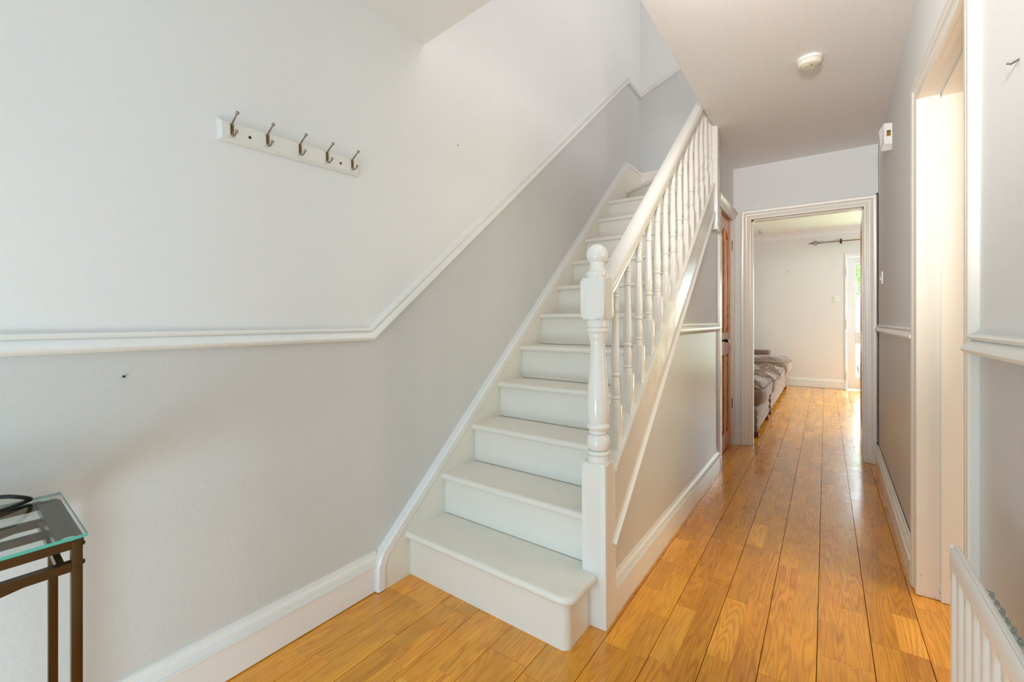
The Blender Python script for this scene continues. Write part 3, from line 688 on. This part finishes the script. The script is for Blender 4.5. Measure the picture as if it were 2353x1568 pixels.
cove = [(0, 0), (0.006, 0.0), (0.010, 0.006)] + [(0.010 + 0.085 * (1 - math.cos(a)), 0.012 + 0.078 * math.sin(a)) for a in [math.pi / 2 * i / 6 for i in range(7)]] + [(0.102, 0.098), (0.104, 0.103), (0, 0.103)]
struct(sweep([(-2.5, 2.447), (2.4, 2.447)], cove, lambda s, z, o: (s, YW - o, z)).build('trim_11', mat('coving_paint', (238, 234, 233), 0.6), smooth=True))
struct(sweep([(-2.5, 0.003), (0.243, 0.003)], [(o * 0.9, w * 0.95) for o, w in SKIRT_PROF], lambda s, z, o: (s, YW - o, z)).build('baseboard_living_room', M_TRIM, smooth=True))
# garden door, white, two panes
d3 = bpy.data.objects.new('door_3', None); COL.objects.link(d3); d3.location = (0.27, YW, 0); struct(d3)
mb = MB(); mb.box(0.248, 0.272, YW - 0.012, YW + 0.07, 0, 2.136); mb.box(1.075, 1.10, YW - 0.012, YW + 0.07, 0, 2.136); mb.box(0.272, 1.075, YW - 0.012, YW + 0.07, 2.083, 2.136)
mb.build('door_frame', M_UPVC, d3)
for nm, bx_ in (('stile', (0.277, 0.378, 0.012, 2.078)), ('stile', (0.972, 1.072, 0.012, 2.078)), ('rail', (0.378, 0.972, 0.012, 0.19)), ('rail', (0.378, 0.972, 0.734, 0.897)), ('rail', (0.378, 0.972, 1.984, 2.078))):
    bevel(box(nm, bx_[0], bx_[1], YW + 0.006, YW + 0.05, bx_[2], bx_[3], M_UPVC, d3), 0.003)
for z0, z1 in ((0.19, 0.734), (0.897, 1.984)):
    box('pane', 0.376, 0.974, YW + 0.024, YW + 0.030, z0 - 0.004, z1 + 0.004, M_PANE, d3)
    mb = MB()
    mb.box(0.378, 0.388, YW + 0.008, YW + 0.022, z0, z1); mb.box(0.962, 0.972, YW + 0.008, YW + 0.022, z0, z1); mb.box(0.388, 0.962, YW + 0.008, YW + 0.022, z0, z0 + 0.01); mb.box(0.388, 0.962, YW + 0.008, YW + 0.022, z1 - 0.01, z1)
    mb.build('glazing_bead', M_UPVC, d3)
for z in (1.86, 1.03, 0.22):
    mb = MB(); mb.lathe([(z - 0.075, 0.006), (z - 0.065, 0.009), (z + 0.065, 0.009), (z + 0.075, 0.006)], (0.268, YW - 0.016, 0), seg=10); mb.build('hinge', M_UPVC, d3)
# second window of the living room, to the right of the garden door
w1 = bpy.data.objects.new('window_1', None); COL.objects.link(w1); w1.location = (1.3, YW, 0.5); struct(w1)
mb = MB(); mb.box(1.30, 1.35, YW, YW + 0.06, 0.5, 2.138); mb.box(2.10, 2.15, YW, YW + 0.06, 0.5, 2.138); mb.box(1.35, 2.10, YW, YW + 0.06, 0.5, 0.55); mb.box(1.35, 2.10, YW, YW + 0.06, 2.09, 2.138)
mb.build('window_frame', M_UPVC, w1); box('pane', 1.35, 2.10, YW + 0.025, YW + 0.03, 0.55, 2.09, M_PANE, w1)
# curtain rod with cage finial
cr = thing('curtain_rod', 'slim metal curtain rod with a cage finial above the white garden door', 'curtain rod', (0.2, YW - 0.07, 2.345))
YR = YW - 0.07; ZRD = 2.338
MB().tube([(-0.035, YR, ZRD), (1.45, YR, ZRD)], 0.0095, 12).build('rod', mat('rod_pewter', (150, 138, 120), 0.3, metal=0.9), cr, smooth=True)
mb = MB(); mb.lathe([(-0.075, 0.006), (-0.055, 0.008), (-0.050, 0.015), (-0.035, 0.015), (-0.028, 0.010), (0.0, 0.012)], (-0.02 + 0.0, YR, ZRD), axis='x', seg=14)
fin = mb.build('finial', M_CHROME, cr, smooth=True)
mb = MB()
for k in range(5):
    a0 = 2 * math.pi * k / 5; pts = []
    for j in range(13):
        t = j / 12; r_ = 0.028 * math.sin(math.pi * t) + 0.004; a = a0 + t * math.pi * 0.9
        pts.append((-0.185 + 0.10 * t, YR + r_ * math.cos(a), ZRD + r_ * math.sin(a)))
    mb.tube(pts, 0.0032, 6)
mb.tube([(-0.225, YR, ZRD), (-0.183, YR, ZRD)], [0.004, 0.008], 8); mb.tube([(-0.088, YR, ZRD), (-0.06, YR, ZRD)], 0.007, 8)
mb.build('finial_cage', M_BLACK, cr, smooth=True)
for x in (0.20, 1.3):
    mb = MB(); mb.box(x - 0.010, x + 0.010, YW - 0.008, YW, ZRD - 0.03, ZRD + 0.045); mb.box(x - 0.008, x + 0.008, YR - 0.012, YW - 0.004, ZRD - 0.012, ZRD + 0.010)
    mb.lathe([(x - 0.011, 0.017), (x + 0.011, 0.017)], (0, YR, ZRD), axis='x', seg=12); mb.box(x - 0.009, x + 0.009, YR - 0.014, YR + 0.014, ZRD, ZRD + 0.032)
    mb.build('bracket', M_BLACK, cr)
# light switch on the living room wall
sw = thing('light_switch', 'white square rocker switch plate on the living room wall left of the garden door', 'light switch', (0.134, YW, 1.434))
bevel(box('plate', 0.091, 0.177, YW - 0.009, YW, 1.391, 1.477, M_PLASTIC, sw), 0.003)
bevel(box('rocker', 0.122, 0.146, YW - 0.014, YW - 0.008, 1.415, 1.453, M_PLASTIC, sw), 0.002)
for x in (0.102, 0.166):
    MB().lathe([(YW - 0.0105, 0.0035), (YW - 0.008, 0.004)], (x, 0, 1.434), axis='y', seg=10).build('screw', M_CHROME, sw)
# cup hook in the ceiling
mb = MB(); hx, hy = -0.87, 8.15
mb.tube([(hx + 0.012, hy, 2.55), (hx + 0.010, hy, 2.535)], 0.003, 8)
mb.tube([(hx + 0.012 + 0.02 * math.cos(a), hy, 2.513 + 0.022 * math.sin(a)) for a in [R(90) + R(250) * j / 12 for j in range(13)]], 0.0032, 8)
tag(mb.build('ceiling_hook', M_BLACK, smooth=True), 'small black open hook screwed into the living room ceiling', 'hook')
tag(MB().lathe([(YW - 0.012, 0.006), (YW - 0.010, 0.006), (YW - 0.009, 0.003), (YW, 0.003)], (-0.513, 0, 1.905), axis='y', seg=10).build('nail', M_BLACK, smooth=True), 'lone dark nail in the middle of the living room wall', 'nail')

# sofas -------------------------------------------------------------
def puffy(name, x0, x1, y0, y1, z0, z1, parent, seed=0, e=0.35, amp=0.010):
    rnd = random.Random(seed); ph = [rnd.uniform(0, 6.28) for _ in range(6)]
    N = 64; M_ = 30; V = []; Fc = []
    def sp(c, k): return math.copysign(abs(c) ** k, c)
    cx, cy, cz = (x0 + x1) / 2, (y0 + y1) / 2, (z0 + z1) / 2; hx_, hy_, hz_ = (x1 - x0) / 2, (y1 - y0) / 2, (z1 - z0) / 2
    for j in range(M_ + 1):
        la = -math.pi / 2 + math.pi * j / M_
        for i in range(N):
            lo = 2 * math.pi * i / N
            x = sp(math.cos(la), 0.45) * sp(math.cos(lo), e); y = sp(math.cos(la), 0.45) * sp(math.sin(lo), e); z = sp(math.sin(la), 0.75)
            wv = amp * (math.sin(9 * y + 4 * z + ph[0]) + 0.8 * math.sin(17 * (y + 0.4 * x) + ph[1]) + 0.7 * math.sin(6 * x + 11 * y + ph[2]) + 0.5 * math.sin(38 * y + 22 * x + ph[3]) + 0.4 * math.sin(55 * y - 16 * x + ph[4]))
            V.append((cx + x * hx_ + wv * 0.4 * (x > 0), cy + y * hy_, cz + z * hz_ + wv * (1 if z > 0 else 0.2)))
    for j in range(M_):
        for i in range(N): Fc.append((j * N + i, j * N + (i + 1) % N, (j + 1) * N + (i + 1) % N, (j + 1) * N + i))
    o = mesh(name, V, Fc, M_SOFA, parent, smooth=True)
    for p in o.data.polygons: p.use_smooth = True
    # piping seam
    pts = [(cx + sp(math.cos(t), e) * hx_ * 0.99, cy + sp(math.sin(t), e) * hy_ * 0.99, z1 - hz_ * 0.42) for t in [2 * math.pi * i / 48 for i in range(49)]]
    p = MB().tube(pts, 0.0035, 6).build('piping', M_SOFA_DK, None, smooth=True)
    p.parent = o; p.matrix_parent_inverse = Matrix.Translation(-Vector(parent.location)) if False else Matrix()
    return o
def sofa_base(parent, x0, x1, y0, y1, z0, z1):
    # front (+X) face with three soft horizontal rolls
    zz = z1 - z0; prof = [(x0, z0), (x1 - 0.015, z0)]
    for r_ in range(3):
        a0 = z0 + zz * r_ / 3
        prof += [(x1 - 0.018 + 0.010 * math.sin(math.pi * j / 6), a0 + zz / 3 * j / 6) for j in range(1, 7)]
    prof += [(x0, z1)]
    mb = MB(); mb.prism(prof, y0, y1, 'y'); return mb.build('base', M_SOFA, parent, smooth=True)
def foot(parent, x, y):
    MB().lathe([(0.0, 0.020), (0.012, 0.026), (0.03, 0.030), (0.045, 0.022), (0.062, 0.022)], (x, y, 0), seg=16).build('foot', M_FOOT, parent, smooth=True)
s1 = thing('armchair', 'brown velvet seat with plump cushion nearest the living room doorway', 'armchair', (-0.95, 5.2, 0))
sofa_base(s1, -1.35, -0.50, 4.62, 5.66, 0.06, 0.27)
puffy('cushion', -1.25, -0.462, 4.66, 5.60, 0.235, 0.50, s1, 3)
for x, y in ((-0.53, 4.68), (-0.53, 5.58), (-1.3, 4.68), (-1.3, 5.58)): foot(s1, x, y)
box('backrest', -1.50, -1.30, 4.62, 5.66, 0.06, 0.80, M_SOFA, s1)
s2 = thing('sofa', 'long brown velvet sofa with slumped cushions against the living room wall', 'sofa', (-0.95, 7.1, 0))
sofa_base(s2, -1.35, -0.50, 5.84, 8.36, 0.06, 0.27)
puffy('cushion', -1.25, -0.455, 5.72, 6.62, 0.215, 0.455, s2, 5, amp=0.014)
puffy('cushion', -1.25, -0.47, 6.56, 7.46, 0.225, 0.45, s2, 8, amp=0.016)
puffy('cushion', -1.25, -0.425, 7.40, 8.22, 0.25, 0.54, s2, 9, amp=0.010)
for x, y in ((-0.53, 5.90), (-0.53, 8.28), (-1.3, 5.90), (-1.3, 8.28)): foot(s2, x, y)
o = bevel(box('arm', -1.50, -0.725, 8.10, 8.36, 0.20, 0.62, M_SOFA, s2), 0.03, 4)
o = bevel(box('backrest', -1.56, -1.32, 5.84, 8.36, 0.20, 0.80, M_SOFA, s2), 0.03, 4)

# ================================================================== GARDEN
struct(box('ground', -6, 9, 8.9, 24, -0.2, -0.08, M_LAWN))
fe = thing('garden_fence', 'pale slatted garden fence beyond the glass door', 'fence', (1.5, 16, -0.08))
for i in range(24): box('slat', -1.5 + i * 0.3, -1.22 + i * 0.3, 16.0, 16.03, -0.08, 1.6 + 0.02 * (i % 3), M_FENCE, fe)
sh = thing('garden_shed', 'small garden shed with pitched roof beyond the glass door', 'shed', (1.3, 13, -0.08))
MB().prism([(0.2, -0.08), (2.6, -0.08), (2.6, 1.25), (1.4, 1.85), (0.2, 1.25)], 13.0, 14.8, 'y').build('body', M_FENCE, sh)
mb = MB()
for sgn in (0, 1):
    p = [(0.05, 1.17), (1.4, 1.86), (1.4, 1.90), (0.05, 1.21)] if sgn == 0 else [(2.75, 1.17), (1.4, 1.86), (1.4, 1.90), (2.75, 1.21)]
    MB().prism(p, 12.9, 14.9, 'y').build('roof', M_SHEDROOF, sh)
tr = thing('garden_tree', 'leafy green tree overhanging the garden fence', 'tree', (1.9, 18.5, -0.08))
MB().tube([(1.9, 18.5, -0.08), (1.85, 18.5, 2.0), (2.0, 18.4, 3.6)], [0.14, 0.11, 0.05], 10).build('trunk', M_FOOT, tr)
rnd = random.Random(3); mb = MB()
for _ in range(2600):
    a, b_, rr_ = rnd.uniform(0, 6.28), rnd.uniform(-1, 1), rnd.uniform(0.5, 1) ; q = math.sqrt(1 - b_ * b_)
    c = Vector((1.6 + 2.0 * rr_ * q * math.cos(a), 18.4 + 1.2 * rr_ * q * math.sin(a), 3.1 + 1.5 * rr_ * b_))
    u = Vector((rnd.uniform(-1, 1), rnd.uniform(-1, 1), rnd.uniform(-1, 1))).normalized() * 0.09; v = u.orthogonal().normalized() * 0.05
    mb.add([c - u, c + v, c + u, c - v], [(0, 1, 2, 3)])
o = mb.build('foliage', M_LEAF, tr); o['kind'] = 'stuff'

# ================================================================== HALL OBJECTS
# coat rack
ck = thing('coat_rack', 'white wooden coat rack with five metal double hooks on the left wall', 'coat rack', (XL, 0.572, 1.6525), rot=(R(2.1), 0, 0))
LN, HT = 0.484, 0.064
def rackplate():
    z0, z1 = -HT / 2, HT / 2; e = 0.008
    V = [(0, 0, z0), (0, LN, z0), (0, LN, z1), (0, 0, z1), (0.008, 0, z0), (0.008, LN, z0), (0.008, LN, z1), (0.008, 0, z1),
         (0.011, e * .5, z0 + e * .5), (0.011, LN - e * .5, z0 + e * .5), (0.011, LN - e * .5, z1 - e * .5), (0.011, e * .5, z1 - e * .5),
         (0.016, e, z0 + e), (0.016, LN - e, z0 + e), (0.016, LN - e, z1 - e), (0.016, e, z1 - e)]
    Fc = [(0, 3, 2, 1), (12, 13, 14, 15)]
    for a in (0, 4, 8):
        for i in range(4): Fc.append((a + i, a + (i + 1) % 4, a + 4 + (i + 1) % 4, a + 4 + i))
    o = mesh('plank', V, Fc, mat('rack_paint', (232, 230, 224), 0.4)); local(o, ck)
rackplate()
def hook():
    mb = MB(); X0 = 0.016
    mb.box(X0, X0 + 0.003, -0.0042, 0.0042, -0.013, 0.020)
    h = mb.build('hook', M_BRONZE); bevel(h, 0.001)
    m2 = MB()
    m2.tube([(X0 + 0.002, 0, 0.017), (X0 + 0.006, 0, 0.022), (X0 + 0.022, 0, 0.031), (X0 + 0.039, 0, 0.041)], [0.0032, 0.0028, 0.0024, 0.0024], 8); m2.sphere((X0 + 0.040, 0, 0.0418), 0.0052, 12)
    m2.tube([(X0 + 0.002, 0, -0.011), (X0 + 0.006, 0, -0.018), (X0 + 0.014, 0, -0.020), (X0 + 0.023, 0, -0.017), (X0 + 0.029, 0, -0.011)], [0.003, 0.0028, 0.0025, 0.0024, 0.0024], 8); m2.sphere((X0 + 0.030, 0, -0.0095), 0.0048, 12)
    p = m2.build('prong', M_CHROME, None, smooth=True); p.parent = h
    s_ = MB()
    for z in (0.012, -0.007): s_.sphere((X0 + 0.0035, 0, z), 0.002, 8)
    q = s_.build('screw', M_CHROME, None, smooth=True); q.parent = h
    return h
h0 = hook()
for i, y in enumerate((0.607, 0.712, 0.820, 0.9205, 1.0244)):
    if i == 0: h = h0
    else:
        h = h0.copy(); COL.objects.link(h)
        for g in h0.children: d = g.copy(); COL.objects.link(d); d.parent = h
    h.parent = ck; h.matrix_parent_inverse = Matrix(); h.location = (0, y - 0.572, 0.002)
for y in (0.658, 0.975):
    o = MB().lathe([(0.0155, 0.0045), (0.0168, 0.0045)], (0, y - 0.572, -0.004), axis='x', seg=14).build('screw', M_BLACK); local(o, ck)
# nails in the left and right wall
tag(MB().lathe([(XL, 0.0025), (XL + 0.006, 0.003), (XL + 0.007, 0.001)], (0, 0.357, 0.937), axis='x', seg=10).build('wall_plug', M_BLACK), 'tiny dark screw in the grey left wall under the dado rail', 'screw')
tag(MB().lathe([(XL, 0.002), (XL + 0.004, 0.002), (XL + 0.005, 0.001)], (0, 1.632, 1.946), axis='x', seg=10).build('nail', M_BLACK), 'tiny dark nail in the white wall right of the coat rack', 'nail')
tag(MB().tube([(xr(1.3), 1.300, 1.600), (xr(1.3) - 0.010, 1.308, 1.597), (xr(1.3) - 0.012, 1.318, 1.603)], 0.0022, 8).build('nail', M_CHROME), 'small bent picture nail in the near right wall', 'nail')

# glass console table
M_PAD = mat('frosted_pad', (225, 232, 232), 0.3)
tb = thing('console_table', 'narrow glass topped console table with bronze metal legs by the left wall', 'table', (-1.27, -0.2, 0))
gx0, gx1, gy0, gy1, gz = -1.432, -1.116, -0.65, 0.224, 0.688
def skew(o):      # the table stands very slightly askew: front right corner pulled back
    for v in o.data.vertices: v.co.y += (-(v.co.x - gx0)) * 0.05
    return o
top_ = MB().box(gx0, gx1, gy0, gy1 + 0.010, gz - 0.006, gz); t = top_.build('glass_top', [M_GLASS, M_GEDGE], tb)
t.data.materials.append(mat('glass_edge_pale', (168, 184, 180), 0.15))
for p in t.data.polygons: p.material_index = 0 if abs(p.normal.z) > 0.5 else (1 if p.normal.x > 0.5 else 2)
skew(t)
LX = [gx0 + 0.006, gx1 - 0.018]; LW = 0.016
for x in LX:
    for y in (gy0 + 0.02, gy1 - 0.012):
        leg = skew(bevel(box('leg', x, x + LW, y, y + 0.016, 0, gz - 0.010, M_TABLE, tb), 0.002))
for x in LX:
    skew(box('frame_rail', x + 0.002, x + LW - 0.002, gy0 + 0.039, gy1 - 0.012, gz - 0.024, gz - 0.008, M_TABLE, tb))
    skew(box('lower_rail', x + 0.003, x + LW + (0.004 if x > -1.3 else 0), gy0 + 0.039, gy1 - 0.012, gz - 0.062, gz - 0.046, M_TABLE, tb))
for y in (gy0 + 0.022, gy1 - 0.029):
    skew(box('frame_rail', LX[0] + LW, LX[1], y, y + 0.036 if y > 0 else y + 0.03, gz - 0.026, gz - 0.010, M_TABLE, tb)); skew(box('lower_rail', LX[0] + LW, LX[1], y, y + 0.010, gz - 0.062, gz - 0.048, M_TABLE, tb))
skew(box('shelf_rail', -1.345, -1.325, gy0 + 0.04, gy1 - 0.012, gz - 0.062, gz - 0.050, M_TABLE, tb))
skew(box('frame_rail', LX[0] + LW, LX[0] + LW + 0.014, gy0 + 0.04, gy1 - 0.034, gz - 0.020, gz - 0.010, M_TABLE, tb))
for x in (LX[0] + 0.008, LX[1] + 0.010):
    pts = [(x, gy1 - 0.030, gz - 0.056), (x, gy1 - 0.10, gz - 0.068), (x, gy1 - 0.15, gz - 0.085), (x, gy1 - 0.19, gz - 0.115), (x, gy1 - 0.215, gz - 0.16), (x, gy1 - 0.22, gz - 0.22)]
    skew(MB().tube(pts, 0.0032, 8).build('scroll_rod', M_TABLE, tb, smooth=True))
for x in LX:
    for y in (gy0 + 0.03, gy1 - 0.014):
        skew(MB().lathe([(gz - 0.010, 0.009), (gz - 0.0062, 0.010)], (x + 0.004, y, 0), seg=16).build('suction_pad', M_PAD, tb))
for z in (gz - 0.019, gz - 0.054):
    for x in (LX[0] + 0.008, LX[1] + 0.008):
        skew(MB().lathe([(gy1 + 0.003, 0.0045), (gy1 + 0.0065, 0.0045), (gy1 + 0.008, 0.002)], (x, 0, z), axis='y', seg=10).build('bolt', M_BLACK, tb))
# cable on the table
pts = [(-1.40, -0.16, gz + 0.0045), (-1.405, -0.06, gz + 0.010), (-1.400, 0.04, gz + 0.028), (-1.385, 0.10, gz + 0.034), (-1.375, 0.140, gz + 0.032), (-1.368, 0.160, gz + 0.027), (-1.378, 0.174, gz + 0.018), (-1.396, 0.182, gz + 0.009), (-1.402, 0.177, gz + 0.0045), (-1.388, 0.160, gz + 0.0045), (-1.374, 0.137, gz + 0.0045), (-1.34, 0.06, gz + 0.0045), (-1.30, -0.05, gz + 0.0045), (-1.28, -0.2, gz + 0.0045)]
def smooth_path(P, n=6):
    P = [Vector(p) for p in P]; out = []
    for i in range(len(P) - 1):
        p0, p1, p2, p3 = P[max(i - 1, 0)], P[i], P[i + 1], P[min(i + 2, len(P) - 1)]
        for k in range(n):
            t = k / n; out.append(0.5 * ((2 * p1) + (p2 - p0) * t + (2 * p0 - 5 * p1 + 4 * p2 - p3) * t * t + (3 * p1 - p0 - 3 * p2 + p3) * t ** 3))
    return out + [P[-1]]
tag(MB().tube(smooth_path(pts), 0.004, 10).build('cable', M_CABLE, smooth=True), 'black power cable looped on the glass console table', 'cable')

# smoke alarm
sa = thing('smoke_alarm', 'round cream smoke alarm on the hall ceiling', 'smoke alarm', (-0.067, 2.73, 2.42))
MB().lathe([(2.420, 0.055), (2.410, 0.0555), (2.4065, 0.054)], (-0.067, 2.73, 0), seg=40).build('base', M_PLASTIC, sa, smooth=True)
MB().lathe([(2.4060, 0.0515), (2.4035, 0.0535), (2.395, 0.0530), (2.387, 0.0480), (2.3835, 0.0430), (2.3835, 0.0400), (2.3850, 0.0390), (2.3850, 0.0370), (2.3825, 0.0360), (2.3815, 0.002)], (-0.067, 2.73, 0), seg=40).build('cover', M_CREAM, sa, smooth=True)
MB().lathe([(2.3825, 0.0180), (2.3800, 0.0175), (2.3792, 0.002)], (-0.085, 2.722, 0), seg=24).build('test_button', M_CREAM, sa, smooth=True)
box('vent', -0.061, -0.054, 2.716, 2.720, 2.3808, 2.3822, M_BLACK, sa)
for dx in (0.0, 0.009, 0.020): box('vent', -0.048 + dx, -0.042 + dx, 2.742 - dx * .3, 2.745 - dx * .3, 2.3815, 2.3832, M_BRONZE if dx < .015 else M_BLACK, sa)

# motion sensor high on the right wall
ps = thing('motion_sensor', 'white wall-mounted alarm sensor with amber window high on the right wall', 'motion sensor', (0.315, 3.41, 2.17))
yx = 3.375; xw = xr(3.4)
def sensor():
    V = []; P_near = [(xw, 2.231), (0.279, 2.236), (0.279, 2.115), (xw, 2.11)]
    # body: near face rectangle, front face bulging towards the hall further along
    P = [(0.279, yx, 2.236), (0.279, yx, 2.115), (xw, yx, 2.110), (xw, yx, 2.231),
         (0.258, yx + 0.035, 2.205), (0.268, yx + 0.035, 2.085), (xw, yx + 0.035, 2.085), (xw, yx + 0.035, 2.24),
         (0.279, yx + 0.075, 2.236), (0.279, yx + 0.075, 2.115), (xw, yx + 0.075, 2.110), (xw, yx + 0.075, 2.231)]
    Fc = [(0, 3, 2, 1), (8, 9, 10, 11)]
    for a in (0, 4):
        for i in range(4): Fc.append((a + i, a + (i + 1) % 4, a + 4 + (i + 1) % 4, a + 4 + i))
    mesh('housing', P, Fc, M_PLASTIC, ps)
    box('window', 0.291, 0.309, yx - 0.002, yx + 0.002, 2.158, 2.184, M_AMBER, ps); box('window_frame', 0.291, 0.309, yx - 0.0025, yx + 0.001, 2.184, 2.190, M_BLACK, ps)
sensor()
# light switch on the hall's right wall
s3 = thing('light_switch', 'slim white light switch on the right hall wall above the dado rail', 'light switch', (0.32, 4.0, 1.377))
xw = xr(4.0); bevel(box('plate', xw - 0.010, xw, 3.955, 4.04, 1.335, 1.421, M_PLASTIC, s3), 0.003); bevel(box('rocker', xw - 0.016, xw - 0.008, 3.985, 4.010, 1.362, 1.384, M_PLASTIC, s3), 0.002)

# radiator
rd = thing('radiator', 'white panel radiator with vertical flutes and worn convector fins on the near right wall', 'radiator', (0.25, 0.6, 0.1))
RX = 0.200; RY1, RY0, RZ0, RZ1 = 1.215, -0.30, 0.12, 0.640; P0 = 0.0521
def rad_panel():
    V = []; Fc = []; ys = []; y = RY1; step = P0 / 8
    n = int((RY1 - RY0) / step); ys = [RY1 - i * step for i in range(n + 1)]
    zs = [RZ0, RZ0 + 0.02, RZ0 + 0.035, RZ0 + 0.05, RZ0 + 0.07, 0.40, 0.545, 0.560, 0.570, 0.578, 0.585, 0.591, 0.597, 0.602, 0.608, 0.62, 0.632, 0.638, 0.640]
    for j, z in enumerate(zs):
        for y in ys:
            ph = ((RY1 - 0.014 - y) / P0) % 1.0; d = abs(ph - 0.5) * 2    # 0 in flute centre
            half = 0.62                                                    # flute half width (share of pitch)
            ztop = 0.604 - 0.030 * (1 - math.sqrt(max(0, 1 - min(1, d / half) ** 2))) - (0 if d < half else 0.1)
            zbot = RZ0 + 0.03
            f = max(0, min(1, (half - d) / 0.22)) * max(0, min(1, (ztop - z) / 0.012)) * max(0, min(1, (z - zbot) / 0.015))
            x = RX + 0.006 * (f * f * (3 - 2 * f))
            if z > 0.63: x += (z - 0.63) * 0.5
            V.append((x, y, z))
    m_ = len(ys)
    for j in range(len(zs) - 1):
        for i in range(m_ - 1): Fc.append((j * m_ + i, j * m_ + i + 1, (j + 1) * m_ + i + 1, (j + 1) * m_ + i))
    return mesh('front_panel', V, Fc, M_RAD, rd, smooth=True)
rad_panel()
bevel(MB().box(RX + 0.005, RX + 0.015, RY0, RY1, RZ0, RZ1).build('panel_back', M_RAD, rd), 0.003)
for yq in (RY1 - 0.002, RY0):
    box('panel_edge', RX + 0.0015, RX + 0.012, yq, yq + 0.002, RZ0, RZ1 - 0.002, M_RAD, rd)
for i in range(48):
    y = 1.176 - i * 0.0285
    V = [(0.214, y, 0), (0.240, y, 0), (0.249, y - 0.004, 0), (0.2515, y - 0.010, 0), (0.249, y - 0.016, 0), (0.240, y - 0.020, 0), (0.214, y - 0.021, 0)]
    mb = MB(); t_ = 0.0009; zt_ = 0.585 + random.uniform(-0.002, 0.002)
    pts = [(a, b_) for a, b_, _ in V]; n = len(pts); inn = [(a - 0.0012, b_ + (0.0012 if k > 2 else -0.0012)) for k, (a, b_) in enumerate(pts)]
    Vv = [(a, b_, RZ0 + 0.03) for a, b_ in pts] + [(a, b_, zt_) for a, b_ in pts] + [(a, b_, zt_) for a, b_ in inn] + [(a, b_, RZ0 + 0.03) for a, b_ in inn]
    Fc = []
    for a in (0, 1, 2):
        for k in range(n - 1): Fc.append((a * n + k, a * n + k + 1, (a + 1) * n + k + 1, (a + 1) * n + k))
    o = mesh('fin', Vv, Fc, [M_FIN, M_FINRUST], rd)
    # crimped top: cover with a slightly sloping flap
    mis = [0 if k // (n - 1) != 1 else 1 for k in range(len(Fc))]
    for p, q in zip(o.data.polygons, mis): p.material_index = q
    f2 = MB().prism([(a, b_) for a, b_ in [(0.214, y + 0.001), (0.240, y + 0.001), (0.246, y - 0.005), (0.246, y - 0.012), (0.214, y - 0.012)]], zt_ - 0.004, zt_ - 0.003, 'z')
    f2.build('fin', M_FIN, rd)
box('back_plate', 0.2525, 0.254, RY0 + 0.05, 1.16, RZ0 + 0.03, 0.55, M_FIN, rd)
for y in (0.95, 0.0):
    mb = MB(); mb.box(0.253, xr(y) - 0.0, y - 0.02, y + 0.02, 0.18, 0.22); mb.box(0.253, xr(y), y - 0.02, y + 0.02, 0.45, 0.49); mb.build('bracket', M_RAD, rd)
mb = MB(); mb.tube([(0.222, 1.235, 0.0), (0.222, 1.235, 0.16), (0.222, 1.215, 0.165)], 0.008, 10); mb.build('pipe', M_RAD, rd, smooth=True)

bpy.context.view_layer.update()
